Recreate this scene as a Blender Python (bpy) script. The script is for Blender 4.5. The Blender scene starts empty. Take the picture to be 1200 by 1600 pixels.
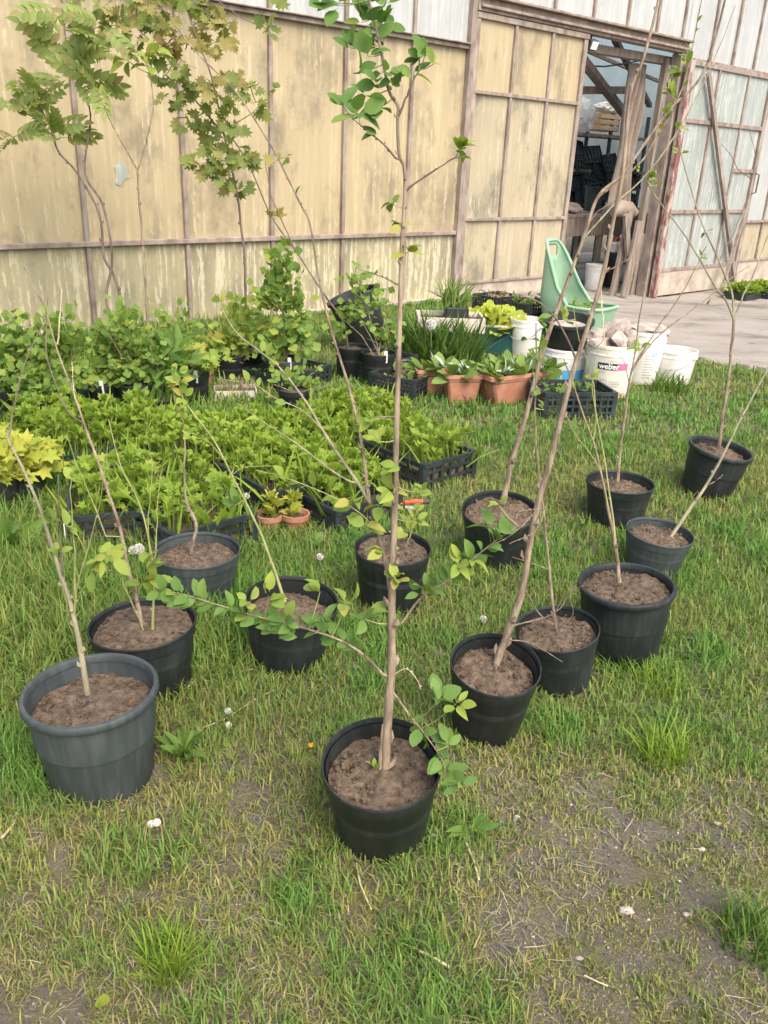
import bpy, math, random
import numpy as np
from mathutils import Vector, Matrix, noise as mnoise
random.seed(7); RNG = np.random.default_rng(11)
S = bpy.context.scene
COL = S.collection
# ------------------------------------------------------------------ camera
CAMH, FPX, PITCH, ROLL = 1.6, 1300.0, math.radians(23), math.radians(2.5)
cf = np.array([0, math.cos(PITCH), -math.sin(PITCH)])
cr0 = np.array([1.0, 0, 0]); cu0 = np.cross(cr0, cf)
cr = math.cos(ROLL)*cr0 + math.sin(ROLL)*cu0
cu = -math.sin(ROLL)*cr0 + math.cos(ROLL)*cu0
camd = bpy.data.cameras.new('camera'); cam = bpy.data.objects.new('camera', camd); COL.objects.link(cam)
cam.matrix_world = Matrix(((cr[0], cu[0], -cf[0], 0), (cr[1], cu[1], -cf[1], 0), (cr[2], cu[2], -cf[2], CAMH), (0, 0, 0, 1)))
camd.sensor_fit = 'VERTICAL'; camd.sensor_height = 24.0; camd.lens = 24.0*FPX/1600.0
camd.clip_start = 0.05; camd.clip_end = 2000
S.camera = cam
S.render.resolution_x, S.render.resolution_y = 768, 1024
# ------------------------------------------------------------------ sky and sun
SUN_EL, SUN_AZ = math.radians(52), math.radians(150)    # azimuth clockwise from +Y: behind the camera to the right
w = bpy.data.worlds.new('World'); S.world = w; w.use_nodes = True
nt = w.node_tree; bgn = nt.nodes['Background']
sky = nt.nodes.new('ShaderNodeTexSky'); sky.sky_type = 'NISHITA'; sky.sun_disc = False
sky.sun_elevation = SUN_EL; sky.sun_rotation = SUN_AZ; sky.dust_density = 5.0; sky.air_density = 1.0; sky.ozone_density = 0.5
nt.links.new(sky.outputs[0], bgn.inputs[0]); bgn.inputs[1].default_value = 0.15
sd = bpy.data.lights.new('sun', 'SUN'); sd.energy = 0.95; sd.angle = math.radians(45); sd.color = (1.0, 0.96, 0.86)
so = bpy.data.objects.new('sun', sd); COL.objects.link(so)
sdir = Vector((math.sin(SUN_AZ)*math.cos(SUN_EL), math.cos(SUN_AZ)*math.cos(SUN_EL), math.sin(SUN_EL)))
so.rotation_euler = sdir.to_track_quat('Z', 'Y').to_euler(); so.location = sdir*60
S.view_settings.view_transform = 'Standard'; S.view_settings.look = 'None'
S.view_settings.exposure = 1.25; S.view_settings.gamma = 1.0; S.view_settings.use_curve_mapping = False
S.render.engine = 'CYCLES'
S.cycles.max_bounces = 6; S.cycles.transparent_max_bounces = 10
# ------------------------------------------------------------------ pixel helpers (a pixel is only a direction)
CP = np.array([0, 0, CAMH])
def ray(x, y): return cf + cr*(x-600)/FPX + cu*(800-y)/FPX
def sstep(a, b, x):
    t = np.clip((np.asarray(x, float)-a)/(b-a), 0, 1); return t*t*(3-2*t)
WA = math.radians(42)
wd = np.array([math.cos(WA), math.sin(WA), 0]); wn = np.array([math.sin(WA), -math.cos(WA), 0])   # along the wall, out of the wall
def G0(x, y, z=0.0):
    d = ray(x, y); t = (z-CAMH)/d[2]; return CP+d*t
WB = G0(560, 481)
def hgt(x, y):      # the yard in front of the doorway lies lower than the lawn
    rx = np.asarray(x, float)-WB[0]; ry = np.asarray(y, float)-WB[1]
    s = rx*wd[0]+ry*wd[1]; t = rx*wn[0]+ry*wn[1]
    return -0.28*sstep(3.3, 5.6, s)*(1-sstep(1.6, 4.6, t))
def G(x, y, z=0.0):
    zz = z; p = G0(x, y, zz)
    for _ in range(6):
        zz = z+float(hgt(p[0], p[1])); p = G0(x, y, zz)
    return p
def pix(p):
    q = np.asarray(p)-CP; return 600+FPX*(q@cr)/(q@cf), 800-FPX*(q@cu)/(q@cf)
def W(x, y, off=0.0):   # pixel -> (along wall, height) on a plane `off` metres in front of the wall
    q = ray(x, y); k = ((WB+wn*off-CP)@wn)/(q@wn); p = CP+q*k; return float((p-WB)@wd), float(p[2])
def WL(s, inward, z): return WB+wd*s-wn*inward+np.array([0, 0, z])
def vnoise(x, y, seed=0):
    x = np.asarray(x, float); y = np.asarray(y, float)
    xi = np.floor(x).astype(np.int64); yi = np.floor(y).astype(np.int64); fx = x-xi; fy = y-yi
    fx = fx*fx*(3-2*fx); fy = fy*fy*(3-2*fy)
    def h(a, b):
        n = (a*374761393+b*668265263+seed*974634777) & 0xffffffff
        n = ((n ^ (n >> 13))*1274126177) & 0xffffffff
        return ((n ^ (n >> 16)) & 0xffff)/65535.0
    return (h(xi, yi)*(1-fx)+h(xi+1, yi)*fx)*(1-fy)+(h(xi, yi+1)*(1-fx)+h(xi+1, yi+1)*fx)*fy
def fbm(x, y, seed=0, o=4):
    r = 0; a = 0.5; f_ = 1.0; tot = 0
    for i in range(o):
        r = r+a*vnoise(np.asarray(x)*f_, np.asarray(y)*f_, seed+i*17); tot += a; a *= 0.5; f_ *= 2.03
    return r/tot
# ------------------------------------------------------------------ materials
def new_mat(name):
    m = bpy.data.materials.new(name); m.use_nodes = True
    return m, m.node_tree, m.node_tree.nodes['Principled BSDF']
def nd(t, ty, **kw):
    n = t.nodes.new(ty)
    for k, v in kw.items():
        if k in n.inputs: n.inputs[k].default_value = v
        else: setattr(n, k, v)
    return n
def ramp(t, fac, stops):
    r = t.nodes.new('ShaderNodeValToRGB'); e = r.color_ramp.elements
    while len(e) > 1: e.remove(e[-1])
    e[0].position = stops[0][0]; e[0].color = (*stops[0][1], 1)
    for p, c in stops[1:]:
        k = e.new(p); k.color = (*c, 1)
    t.links.new(fac, r.inputs[0]); return r.outputs[0]
def mixc(t, fac, a, b, mode='MIX'):
    m = t.nodes.new('ShaderNodeMix'); m.data_type = 'RGBA'; m.blend_type = mode
    for sock, v in ((m.inputs[0], fac), (m.inputs[6], a), (m.inputs[7], b)):
        if hasattr(v, 'node'): t.links.new(v, sock)
        else: sock.default_value = v if isinstance(v, (int, float)) else (*v, 1)
    return m.outputs[2]
def tcoord(t, kind='Object', scale=(1, 1, 1), rnd=False):
    c = t.nodes.new('ShaderNodeTexCoord'); mp = t.nodes.new('ShaderNodeMapping'); mp.inputs['Scale'].default_value = scale
    t.links.new(c.outputs[kind], mp.inputs[0])
    if rnd:
        oi = t.nodes.new('ShaderNodeObjectInfo'); mu = t.nodes.new('ShaderNodeVectorMath'); mu.operation = 'SCALE'
        mu.inputs[0].default_value = (37, 71, 19); t.links.new(oi.outputs['Random'], mu.inputs['Scale']); t.links.new(mu.outputs[0], mp.inputs['Location'])
    return mp.outputs[0]
def noise(t, vec, scale, detail=5, rough=0.6):
    n = nd(t, 'ShaderNodeTexNoise'); n.inputs['Scale'].default_value = scale; n.inputs['Detail'].default_value = detail; n.inputs['Roughness'].default_value = rough
    if vec is not None: t.links.new(vec, n.inputs['Vector'])
    return n.outputs['Fac']
def bump(t, b, hgt_, strength=0.3, dist=0.01):
    n = t.nodes.new('ShaderNodeBump'); n.inputs['Strength'].default_value = strength; n.inputs['Distance'].default_value = dist
    t.links.new(hgt_, n.inputs['Height']); t.links.new(n.outputs[0], b.inputs['Normal'])
def simple(name, c1, c2, scale=8, rough=0.6, bstr=0.2, bdist=0.004, stretch=(1, 1, 1), lo=0.35, hi=0.65, spec=0.4, rnd=True):
    m, t, b = new_mat(name); v = tcoord(t, 'Object', stretch, rnd); n = noise(t, v, scale)
    t.links.new(ramp(t, n, [(lo, c1), (hi, c2)]), b.inputs['Base Color']); b.inputs['Roughness'].default_value = rough
    b.inputs['Specular IOR Level'].default_value = spec
    if bstr: bump(t, b, noise(t, v, scale*4), bstr, bdist)
    return m
def leafmat(name, c1, c2, c3=None, rough=0.62, trans=0.38, spec=0.25):
    m, t, b = new_mat(name)
    oi = t.nodes.new('ShaderNodeObjectInfo'); ge = t.nodes.new('ShaderNodeNewGeometry')
    ad = nd(t, 'ShaderNodeMath', operation='ADD'); fr = nd(t, 'ShaderNodeMath', operation='FRACT')
    t.links.new(oi.outputs['Random'], ad.inputs[0]); t.links.new(ge.outputs['Random Per Island'], ad.inputs[1]); t.links.new(ad.outputs[0], fr.inputs[0])
    stops = [(0.0, c1), (0.86, c2)] + ([(1.0, c3)] if c3 else [])
    col = ramp(t, fr.outputs[0], stops)
    n = noise(t, tcoord(t, 'Object', (1, 1, 1)), 14, 3)
    col = mixc(t, 0.25, col, ramp(t, n, [(0.3, (0.35, 0.4, 0.25)), (0.7, (1, 1, 0.95))]), 'MULTIPLY')
    t.links.new(col, b.inputs['Base Color']); b.inputs['Roughness'].default_value = rough; b.inputs['Specular IOR Level'].default_value = spec
    tr = t.nodes.new('ShaderNodeBsdfTranslucent'); t.links.new(mixc(t, 1.0, col, (1.0, 1.0, 0.55), 'MULTIPLY'), tr.inputs[0])
    mx = t.nodes.new('ShaderNodeMixShader'); mx.inputs[0].default_value = trans
    t.links.new(b.outputs[0], mx.inputs[1]); t.links.new(tr.outputs[0], mx.inputs[2]); t.links.new(mx.outputs[0], t.nodes['Material Output'].inputs[0])
    return m
M = {}
M['leaf'] = leafmat('leaf_fresh', (0.12, 0.235, 0.06), (0.20, 0.33, 0.085), (0.30, 0.37, 0.08), trans=.45)
M['leafy'] = leafmat('leaf_yellow_green', (0.20, 0.31, 0.06), (0.34, 0.41, 0.08), (0.42, 0.38, 0.10))
M['maple'] = leafmat('leaf_maple', (0.17, 0.23, 0.07), (0.30, 0.35, 0.10), (0.40, 0.37, 0.14), trans=.5)
M['mapley'] = leafmat('leaf_maple_yellow', (0.34, 0.31, 0.10), (0.45, 0.40, 0.15), (0.30, 0.22, 0.10), trans=.5)
M['sumac'] = leafmat('leaf_sumac', (0.24, 0.32, 0.10), (0.36, 0.43, 0.15), (0.36, 0.28, 0.15), trans=.5)
M['currant'] = leafmat('leaf_currant', (0.15, 0.265, 0.06), (0.28, 0.39, 0.085), (0.36, 0.41, 0.08), trans=.45)
M['celery'] = leafmat('leaf_celery', (0.18, 0.29, 0.04), (0.31, 0.43, 0.06), (0.38, 0.44, 0.08), trans=.45)
M['celeryy'] = leafmat('leaf_golden', (0.32, 0.40, 0.06), (0.48, 0.48, 0.08))
M['lettuce'] = leafmat('leaf_lettuce', (0.38, 0.47, 0.06), (0.55, 0.58, 0.12))
M['silver'] = leafmat('leaf_silver', (0.36, 0.44, 0.36), (0.55, 0.60, 0.52), trans=0.1, rough=0.8)
M['prim'] = leafmat('leaf_primrose', (0.14, 0.24, 0.05), (0.24, 0.34, 0.09))
M['chive'] = leafmat('leaf_chive', (0.08, 0.16, 0.04), (0.14, 0.24, 0.06))
M['weed'] = leafmat('leaf_weed', (0.08, 0.17, 0.03), (0.15, 0.25, 0.05))
M['dryleaf'] = leafmat('leaf_dry', (0.25, 0.2, 0.12), (0.4, 0.33, 0.2))
M['bark'] = simple('bark_brown', (0.12, 0.085, 0.06), (0.36, 0.285, 0.20), 60, 0.8, 0.8, 0.004, (1, 1, 0.2))
M['barkg'] = simple('bark_green_grey', (0.17, 0.16, 0.10), (0.35, 0.31, 0.20), 30, 0.75, 0.4, 0.003, (1, 1, 0.25))
M['barkd'] = simple('bark_dark', (0.10, 0.07, 0.06), (0.22, 0.17, 0.14), 30, 0.7, 0.4, 0.003, (1, 1, 0.25))
M['twig'] = simple('twig_green', (0.20, 0.22, 0.08), (0.34, 0.34, 0.14), 30, 0.6, 0.3, 0.002, (1, 1, 0.3))
M['straw'] = simple('straw_dry', (0.42, 0.34, 0.20), (0.62, 0.54, 0.36), 20, 0.8, 0.3, 0.002)
M['soil'] = simple('potting_soil', (0.075, 0.053, 0.037), (0.24, 0.18, 0.13), 48, 0.95, 1.0, 0.010, lo=0.3, hi=0.72, spec=0.1)
def potmat(name, base, dust):
    m, t, b = new_mat(name); v = tcoord(t, 'Object', (1, 1, 1), True)
    n = noise(t, v, 6, 6); n2 = noise(t, tcoord(t, 'Object', (40, 40, 2), True), 1.5, 3)
    mu = nd(t, 'ShaderNodeMath', operation='MULTIPLY'); t.links.new(n, mu.inputs[0]); t.links.new(n2, mu.inputs[1])
    t.links.new(ramp(t, mu.outputs[0], [(0.2, base), (0.5, dust)]), b.inputs['Base Color'])
    t.links.new(ramp(t, n, [(0.3, (0.38,)*3), (0.7, (0.62,)*3)]), b.inputs['Roughness']); b.inputs['Specular IOR Level'].default_value = 0.4
    bump(t, b, noise(t, v, 90, 2), 0.06, 0.002); return m
M['pot'] = potmat('pot_black_plastic', (0.016, 0.0195, 0.020), (0.042, 0.048, 0.048))
M['potg'] = potmat('pot_grey_plastic', (0.042, 0.052, 0.053), (0.08, 0.095, 0.095))
M['crate'] = potmat('crate_black_plastic', (0.018, 0.025, 0.027), (0.05, 0.066, 0.066))
M['teal'] = potmat('crate_teal_plastic', (0.008, 0.055, 0.055), (0.02, 0.09, 0.085))
M['terra'] = simple('terracotta_plastic', (0.36, 0.155, 0.092), (0.46, 0.225, 0.145), 9, 0.65, 0.1)
M['white'] = simple('bucket_white_plastic', (0.68, 0.66, 0.60), (0.84, 0.83, 0.79), 7, 0.5, 0.05)
M['cream'] = simple('bucket_cream_plastic', (0.66, 0.62, 0.52), (0.80, 0.77, 0.68), 6, 0.5, 0.05)
M['cartg'] = simple('cart_green_plastic', (0.21, 0.36, 0.235), (0.28, 0.43, 0.295), 3, 0.45, 0.05)
M['wood'] = simple('wood_weathered', (0.14, 0.11, 0.088), (0.30, 0.245, 0.20), 5, 0.85, 0.4, 0.004, (6, 6, 0.6))
M['woodl'] = simple('wood_pale', (0.52, 0.37, 0.22), (0.70, 0.53, 0.35), 5, 0.8, 0.3, 0.003, (1, 8, 8))
M['metal'] = simple('metal_dark', (0.03, 0.03, 0.03), (0.10, 0.09, 0.08), 12, 0.5, 0.2)
M['wire'] = simple('wire_grey', (0.25, 0.25, 0.25), (0.4, 0.4, 0.4), 12, 0.4, 0.1)
M['frame'] = simple('frame_rusty_paint', (0.15, 0.11, 0.09), (0.36, 0.30, 0.255), 9, 0.75, 0.35, 0.004, (1, 1, 0.5), lo=0.3, hi=0.7)
M['framer'] = simple('frame_peeling_red', (0.19, 0.075, 0.062), (0.38, 0.31, 0.27), 14, 0.75, 0.4, 0.004, (1, 1, 0.35), lo=0.42, hi=0.56)
M['conc'] = simple('concrete_plinth', (0.30, 0.25, 0.20), (0.46, 0.40, 0.33), 5, 0.9, 0.4, 0.006)
M['tarp'] = simple('tarp_beige', (0.20, 0.155, 0.125), (0.31, 0.255, 0.21), 4, 0.8, 0.2, 0.01)
M['stone'] = simple('rubble', (0.26, 0.21, 0.18), (0.48, 0.42, 0.37), 14, 0.9, 0.6, 0.006)
M['styro'] = simple('trough_beige', (0.45, 0.40, 0.32), (0.60, 0.55, 0.46), 8, 0.8, 0.2)
M['puff'] = simple('dandelion_puff', (0.62, 0.6, 0.54), (0.78, 0.76, 0.7), 60, 0.95, 0.6, 0.004)
M['yellow'] = simple('petal_orange', (0.75, 0.38, 0.02), (0.85, 0.5, 0.03), 20, 0.6, 0.2)
M['orange'] = simple('handle_orange_red', (0.72, 0.085, 0.03), (0.82, 0.13, 0.05), 10, 0.4, 0.05)
M['black'] = simple('ink_black', (0.02, 0.02, 0.022), (0.04, 0.04, 0.042), 10, 0.6, 0.0)
M['pink'] = simple('ink_pink', (0.70, 0.10, 0.25), (0.80, 0.18, 0.33), 10, 0.6, 0.0)
M['inkw'] = simple('ink_white', (0.8, 0.8, 0.8), (0.85, 0.85, 0.85), 10, 0.6, 0.0)
M['blue'] = simple('ink_blue', (0.08, 0.38, 0.68), (0.14, 0.46, 0.75), 10, 0.5, 0.0)
M['inky'] = simple('ink_yellow', (0.66, 0.63, 0.28), (0.76, 0.73, 0.48), 20, 0.6, 0.0)
M['inkr'] = simple('ink_faded_red', (0.58, 0.22, 0.20), (0.72, 0.48, 0.42), 30, 0.6, 0.0)
M['inkg'] = simple('ink_grey', (0.30, 0.29, 0.24), (0.46, 0.45, 0.38), 30, 0.6, 0.0)
M['inkor'] = simple('ink_orange', (0.75, 0.42, 0.03), (0.82, 0.52, 0.06), 20, 0.6, 0.0)
M['white_tag'] = simple('plant_tag_white', (0.75, 0.75, 0.73), (0.85, 0.85, 0.83), 10, 0.5, 0.0)
def panemat(name, base, stain, wash, sc, clear=0.0, rough=0.35, stain_lo=0.62, wash_lo=0.6):
    m, t, b = new_mat(name); v = tcoord(t, 'Object', (1, 1, 1), True)
    streak = noise(t, tcoord(t, 'Object', (22, 22, 1.1), True), 1.0, 4, 0.55)
    big = noise(t, v, 1.3, 4); fine = noise(t, tcoord(t, 'Object', (1, 1, .3), True), 26, 6, .7); blot = noise(t, tcoord(t, 'Object', (1, 1, .6), True), 2.6, 8, 0.7)
    c = mixc(t, ramp(t, streak, [(0.35, (0, 0, 0)), (0.7, (1, 1, 1))]), base, tuple(min(1, x*1.16) for x in base))
    c = mixc(t, ramp(t, big, [(0.4, (0, 0, 0)), (0.8, (0.7,)*3)]), c, tuple(x*0.8 for x in base))
    c = mixc(t, ramp(t, blot, [(stain_lo, (0, 0, 0)), (stain_lo+0.17, (0.7,)*3)]), c, stain)
    mu = nd(t, 'ShaderNodeMath', operation='MULTIPLY'); t.links.new(fine, mu.inputs[0]); t.links.new(streak, mu.inputs[1])
    c = mixc(t, ramp(t, mu.outputs[0], [(wash_lo*0.5, (0, 0, 0)), (wash_lo*0.5+0.06, (0.8,)*3)]), c, wash)
    t.links.new(c, b.inputs['Base Color']); b.inputs['Roughness'].default_value = rough; b.inputs['Specular IOR Level'].default_value = 0.5
    bump(t, b, fine, 0.08, 0.003)
    tl = t.nodes.new('ShaderNodeBsdfTranslucent'); t.links.new(c, tl.inputs[0])
    mx = t.nodes.new('ShaderNodeMixShader'); mx.inputs[0].default_value = 0.25+clear*0.3
    t.links.new(b.outputs[0], mx.inputs[1]); t.links.new(tl.outputs[0], mx.inputs[2]); t.links.new(mx.outputs[0], t.nodes['Material Output'].inputs[0])
    return m
M['pane_y'] = panemat('pane_aged_yellow', (0.51, 0.425, 0.265), (0.23, 0.195, 0.14), (0.62, 0.55, 0.37), 1, 0.0, 0.4, 0.48)
M['pane_l'] = panemat('pane_peeling_low', (0.44, 0.39, 0.245), (0.25, 0.245, 0.18), (0.70, 0.64, 0.46), 1, 0.0, 0.45, 0.46, 0.5)
M['pane_d'] = panemat('pane_door_smudged', (0.48, 0.42, 0.29), (0.15, 0.145, 0.115), (0.60, 0.56, 0.44), 1, 0.0, 0.45, 0.51)
M['pane_w'] = panemat('pane_sky_sheen_glass', (0.58, 0.60, 0.59), (0.44, 0.47, 0.47), (0.70, 0.72, 0.70), 1, 0.5, 0.2, 0.58, 0.55)  # whitish-blue base colour carries the sky's reflection on the glass
M['pane_b'] = panemat('pane_whitewashed_glass', (0.48, 0.525, 0.50), (0.30, 0.345, 0.335), (0.68, 0.71, 0.67), 1, 0.5, 0.25, 0.55, 0.52)
def roofmat():
    m, t, b = new_mat('roof_dirty_glass')
    n = noise(t, tcoord(t), 3, 4); c = ramp(t, n, [(0.3, (0.30, 0.36, 0.36)), (0.7, (0.5, 0.55, 0.54))])
    tl = t.nodes.new('ShaderNodeBsdfTranslucent'); t.links.new(c, tl.inputs[0]); t.links.new(c, b.inputs['Base Color']); b.inputs['Roughness'].default_value = 0.4
    mx = t.nodes.new('ShaderNodeMixShader'); mx.inputs[0].default_value = 0.75; tp = t.nodes.new('ShaderNodeBsdfTransparent'); m2 = t.nodes.new('ShaderNodeMixShader'); m2.inputs[0].default_value = .6
    t.links.new(b.outputs[0], mx.inputs[1]); t.links.new(tl.outputs[0], mx.inputs[2]); t.links.new(mx.outputs[0], m2.inputs[1]); t.links.new(tp.outputs[0], m2.inputs[2]); t.links.new(m2.outputs[0], t.nodes['Material Output'].inputs[0]); return m
M['roof'] = roofmat()
def bagmat():
    m, t, b = new_mat('bag_clear_plastic'); b.inputs['Base Color'].default_value = (0.75, 0.77, 0.77, 1); b.inputs['Roughness'].default_value = 0.25
    tp = t.nodes.new('ShaderNodeBsdfTransparent'); mx = t.nodes.new('ShaderNodeMixShader'); mx.inputs[0].default_value = 0.4
    t.links.new(b.outputs[0], mx.inputs[1]); t.links.new(tp.outputs[0], mx.inputs[2]); t.links.new(mx.outputs[0], t.nodes['Material Output'].inputs[0]); return m
M['bag'] = bagmat()
# ------------------------------------------------------------------ mesh and object helpers
class MB:
    def __init__(s): s.v = []; s.f = []; s.sm = []
    def add(s, v, f, smooth=False):
        o = len(s.v); s.v += [tuple(map(float, p)) for p in v]; s.f += [tuple(o+i for i in q) for q in f]; s.sm += [smooth]*len(f); return s
    def box(s, c, d, R=None, bev=0.0):
        hx, hy, hz = d[0]/2, d[1]/2, d[2]/2
        if bev <= 0:
            P = [(-hx, -hy, -hz), (hx, -hy, -hz), (hx, hy, -hz), (-hx, hy, -hz), (-hx, -hy, hz), (hx, -hy, hz), (hx, hy, hz), (-hx, hy, hz)]
            F = [(3, 2, 1, 0), (4, 5, 6, 7), (0, 1, 5, 4), (1, 2, 6, 5), (2, 3, 7, 6), (3, 0, 4, 7)]
        else:
            b = min(bev, hx*.9, hy*.9, hz*.9); P = []; F = []
            for z, q in ((-hz, b), (-hz+b, 0), (hz-b, 0), (hz, b)):
                x, y = hx-q, hy-q
                P += [(-x+b, -y, z), (x-b, -y, z), (x, -y+b, z), (x, y-b, z), (x-b, y, z), (-x+b, y, z), (-x, y-b, z), (-x, -y+b, z)]
            for k in range(3):
                for i in range(8): F.append((k*8+i, k*8+(i+1) % 8, k*8+8+(i+1) % 8, k*8+8+i))
            F.append(tuple(range(7, -1, -1))); F.append(tuple(range(24, 32)))
        c = Vector(c)
        P = [(R @ Vector(p) if R is not None else Vector(p))+c for p in P]
        return s.add(P, F)
    def bar(s, a, b, wx, wy, up=(0, 0, 1)):
        a = Vector(a); b = Vector(b); d = (b-a); L = d.length; z = d.normalized(); u = Vector(up)
        if abs(z.dot(u)) > 0.98: u = Vector((0, 1, 0))
        x = u.cross(z).normalized(); y = z.cross(x)
        return s.box((a+b)/2, (wx, wy, L), Matrix((x, y, z)).transposed())
    def tube(s, pts, rad, n=7, cap=True):
        P = [Vector(p) for p in pts]; V = []; F = []; k = len(P); ref = None
        for i in range(k):
            t = (P[min(i+1, k-1)]-P[max(i-1, 0)])
            t = t.normalized() if t.length > 1e-9 else Vector((0, 0, 1))
            if ref is None: ref = Vector((1, 0, 0)) if abs(t.x) < .8 else Vector((0, 1, 0))
            x = (ref-t*ref.dot(t)).normalized(); y = t.cross(x); ref = x
            r = rad[i] if hasattr(rad, '__len__') else rad
            for j in range(n):
                a = 2*math.pi*j/n; V.append(P[i]+x*(math.cos(a)*r)+y*(math.sin(a)*r))
        for i in range(k-1):
            for j in range(n): F.append((i*n+j, i*n+(j+1) % n, (i+1)*n+(j+1) % n, (i+1)*n+j))
        if cap: F.append(tuple(range(n-1, -1, -1))); F.append(tuple((k-1)*n+j for j in range(n)))
        return s.add(V, F, True)
    def lathe(s, prof, n=32, smooth=True, wob=0.0):
        V = []; F = []; k = len(prof)
        for i, (r, z) in enumerate(prof):
            for j in range(n):
                a = 2*math.pi*j/n; rr = r*(1+wob*math.sin(2*a+1)); V.append((rr*math.cos(a), rr*math.sin(a), z))
        for i in range(k-1):
            for j in range(n): F.append((i*n+j, i*n+(j+1) % n, (i+1)*n+(j+1) % n, (i+1)*n+j))
        return s.add(V, F, smooth)
    def mesh(s, name):
        me = bpy.data.meshes.new(name); me.from_pydata(s.v, [], s.f)
        me.polygons.foreach_set('use_smooth', s.sm); me.update()
        if any(s.sm): me.set_sharp_from_angle(angle=math.radians(38))
        return me
    def build(s, name, mat, parent=None, loc=None, kind=None):
        return link(name, s.mesh(name), mat, parent, loc, kind)
def link(name, me, mat, parent=None, loc=None, kind=None):
    if mat is not None and not me.materials: me.materials.append(M[mat] if isinstance(mat, str) else mat)
    o = bpy.data.objects.new(name, me); COL.objects.link(o)
    if parent is not None: o.parent = parent
    if loc is not None: o.location = loc
    if kind: o['kind'] = kind
    return o
def thing(name, label, cat, loc, rz=0.0, group=None):
    o = bpy.data.objects.new(name, None); COL.objects.link(o); o.location = tuple(loc); o.rotation_euler = (0, 0, rz)
    o.empty_display_size = 0.1; return tag(o, label, cat, group)
def tag(o, label, cat, group=None):
    o['label'] = label; o['category'] = cat
    if group: o['group'] = group
    return o
def np_mesh(name, V, Fq):
    me = bpy.data.meshes.new(name); n = len(Fq); k = Fq.shape[1]
    me.vertices.add(len(V)); me.vertices.foreach_set('co', V.astype(np.float32).ravel())
    me.loops.add(n*k); me.loops.foreach_set('vertex_index', Fq.astype(np.int32).ravel())
    me.polygons.add(n); me.polygons.foreach_set('loop_start', np.arange(0, n*k, k, dtype=np.int32))
    me.update(calc_edges=True); me.polygons.foreach_set('use_smooth', np.ones(n, bool)); return me
def inst(name, bv, bf, Rm, T):      # many small copies of a tri mesh joined into one mesh
    V = np.einsum('nij,kj->nki', Rm, bv)+T[:, None, :]
    F = bf[None]+(np.arange(len(T))*len(bv))[:, None, None]
    return np_mesh(name, V.reshape(-1, 3), F.reshape(-1, 3))
def frames(dirs, norms, sc):
    y = dirs/np.linalg.norm(dirs, axis=1, keepdims=True)
    x = np.cross(y, norms); x /= np.linalg.norm(x, axis=1, keepdims=True)+1e-9
    z = np.cross(x, y)
    return np.stack([x, y, z], 2)*np.asarray(sc).reshape(-1, 1, 1)
# ------------------------------------------------------------------ leaf shapes: base at origin, tip at +Y, about 1 long
def strip_leaf(ws, ts, fold=0.25, droop=0.25, petiole=0.12):
    V = []; F = []
    for t, wv in zip(ts, ws):
        y = t; z = -droop*t*t+0.05*t
        V += [(-wv, y, z+fold*wv), (0, y, z), (wv, y, z+fold*wv)]
    for i in range(len(ts)-1):
        a = i*3
        F += [(a, a+1, a+4), (a, a+4, a+3), (a+1, a+2, a+5), (a+1, a+5, a+4)]
    if petiole:
        o = len(V); V += [(-.015, -petiole, .01), (.015, -petiole, .01), (.012, .04, .004), (-.012, .04, .004)]; F += [(o, o+1, o+2), (o, o+2, o+3)]
    return np.array(V), np.array(F)
def lobed_leaf(rad, n=2, cup=0.12, pet=0.25, droop=0.15):
    k = len(rad); V = [(0, 0.35, 0)]; F = []
    for i, r in enumerate(rad):
        a = -math.pi/2+2*math.pi*(i+.5)/k
        x = r*math.cos(a)*0.55; y = 0.35+r*math.sin(a)*0.6
        V.append((x, y, cup*abs(x)-droop*max(0, y-.3)**2+0.04*math.sin(i*2.4)))
    for i in range(k): F.append((0, 1+i, 1+(i+1) % k))
    o = len(V); V += [(-.012, -pet, -.02), (.012, -pet, -.02), (.01, .36, -.004), (-.01, .36, -.004)]; F += [(o, o+1, o+2), (o, o+2, o+3)]
    return np.array(V), np.array(F)
L_OV = strip_leaf([.03, .2, .29, .27, .15, .0], [0, .15, .38, .62, .85, 1], .35, .3)
L_OV2 = strip_leaf([.03, .24, .33, .30, .17, .0], [0, .15, .38, .62, .85, 1], .15, .1)
L_OV3 = strip_leaf([.03, .17, .24, .2, .1, .0], [0, .15, .38, .62, .85, 1], .7, .45)
L_NAR = strip_leaf([.02, .12, .13, .08, 0], [0, .25, .55, .8, 1], .4, .4, .05)
L_MAP = lobed_leaf([.35, .6, .45, .85, .7, 1.0, .55, .95, .6, 1.1, .72, 1.1, .6, .95, .55, 1.0, .7, .85, .45, .6])
L_CUR = lobed_leaf([.4, .8, .85, .95, .75, .95, 1.0, .95, .75, 1.0, 1.0, .95, .75, .95, .85, .8], cup=.2)
L_CEL = lobed_leaf([.15, .2, .5, .85, .55, .95, .62, 1.15, .62, .95, .55, .85, .5, .2], cup=.3, pet=.9, droop=.2)
L_SPAT = strip_leaf([.05, .10, .24, .33, .25, .04], [0, .25, .5, .72, .92, 1], .3, .18, 0)
L_BLADE = strip_leaf([.045, .05, .035, 0], [0, .4, .75, 1], .3, .35, 0)
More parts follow.
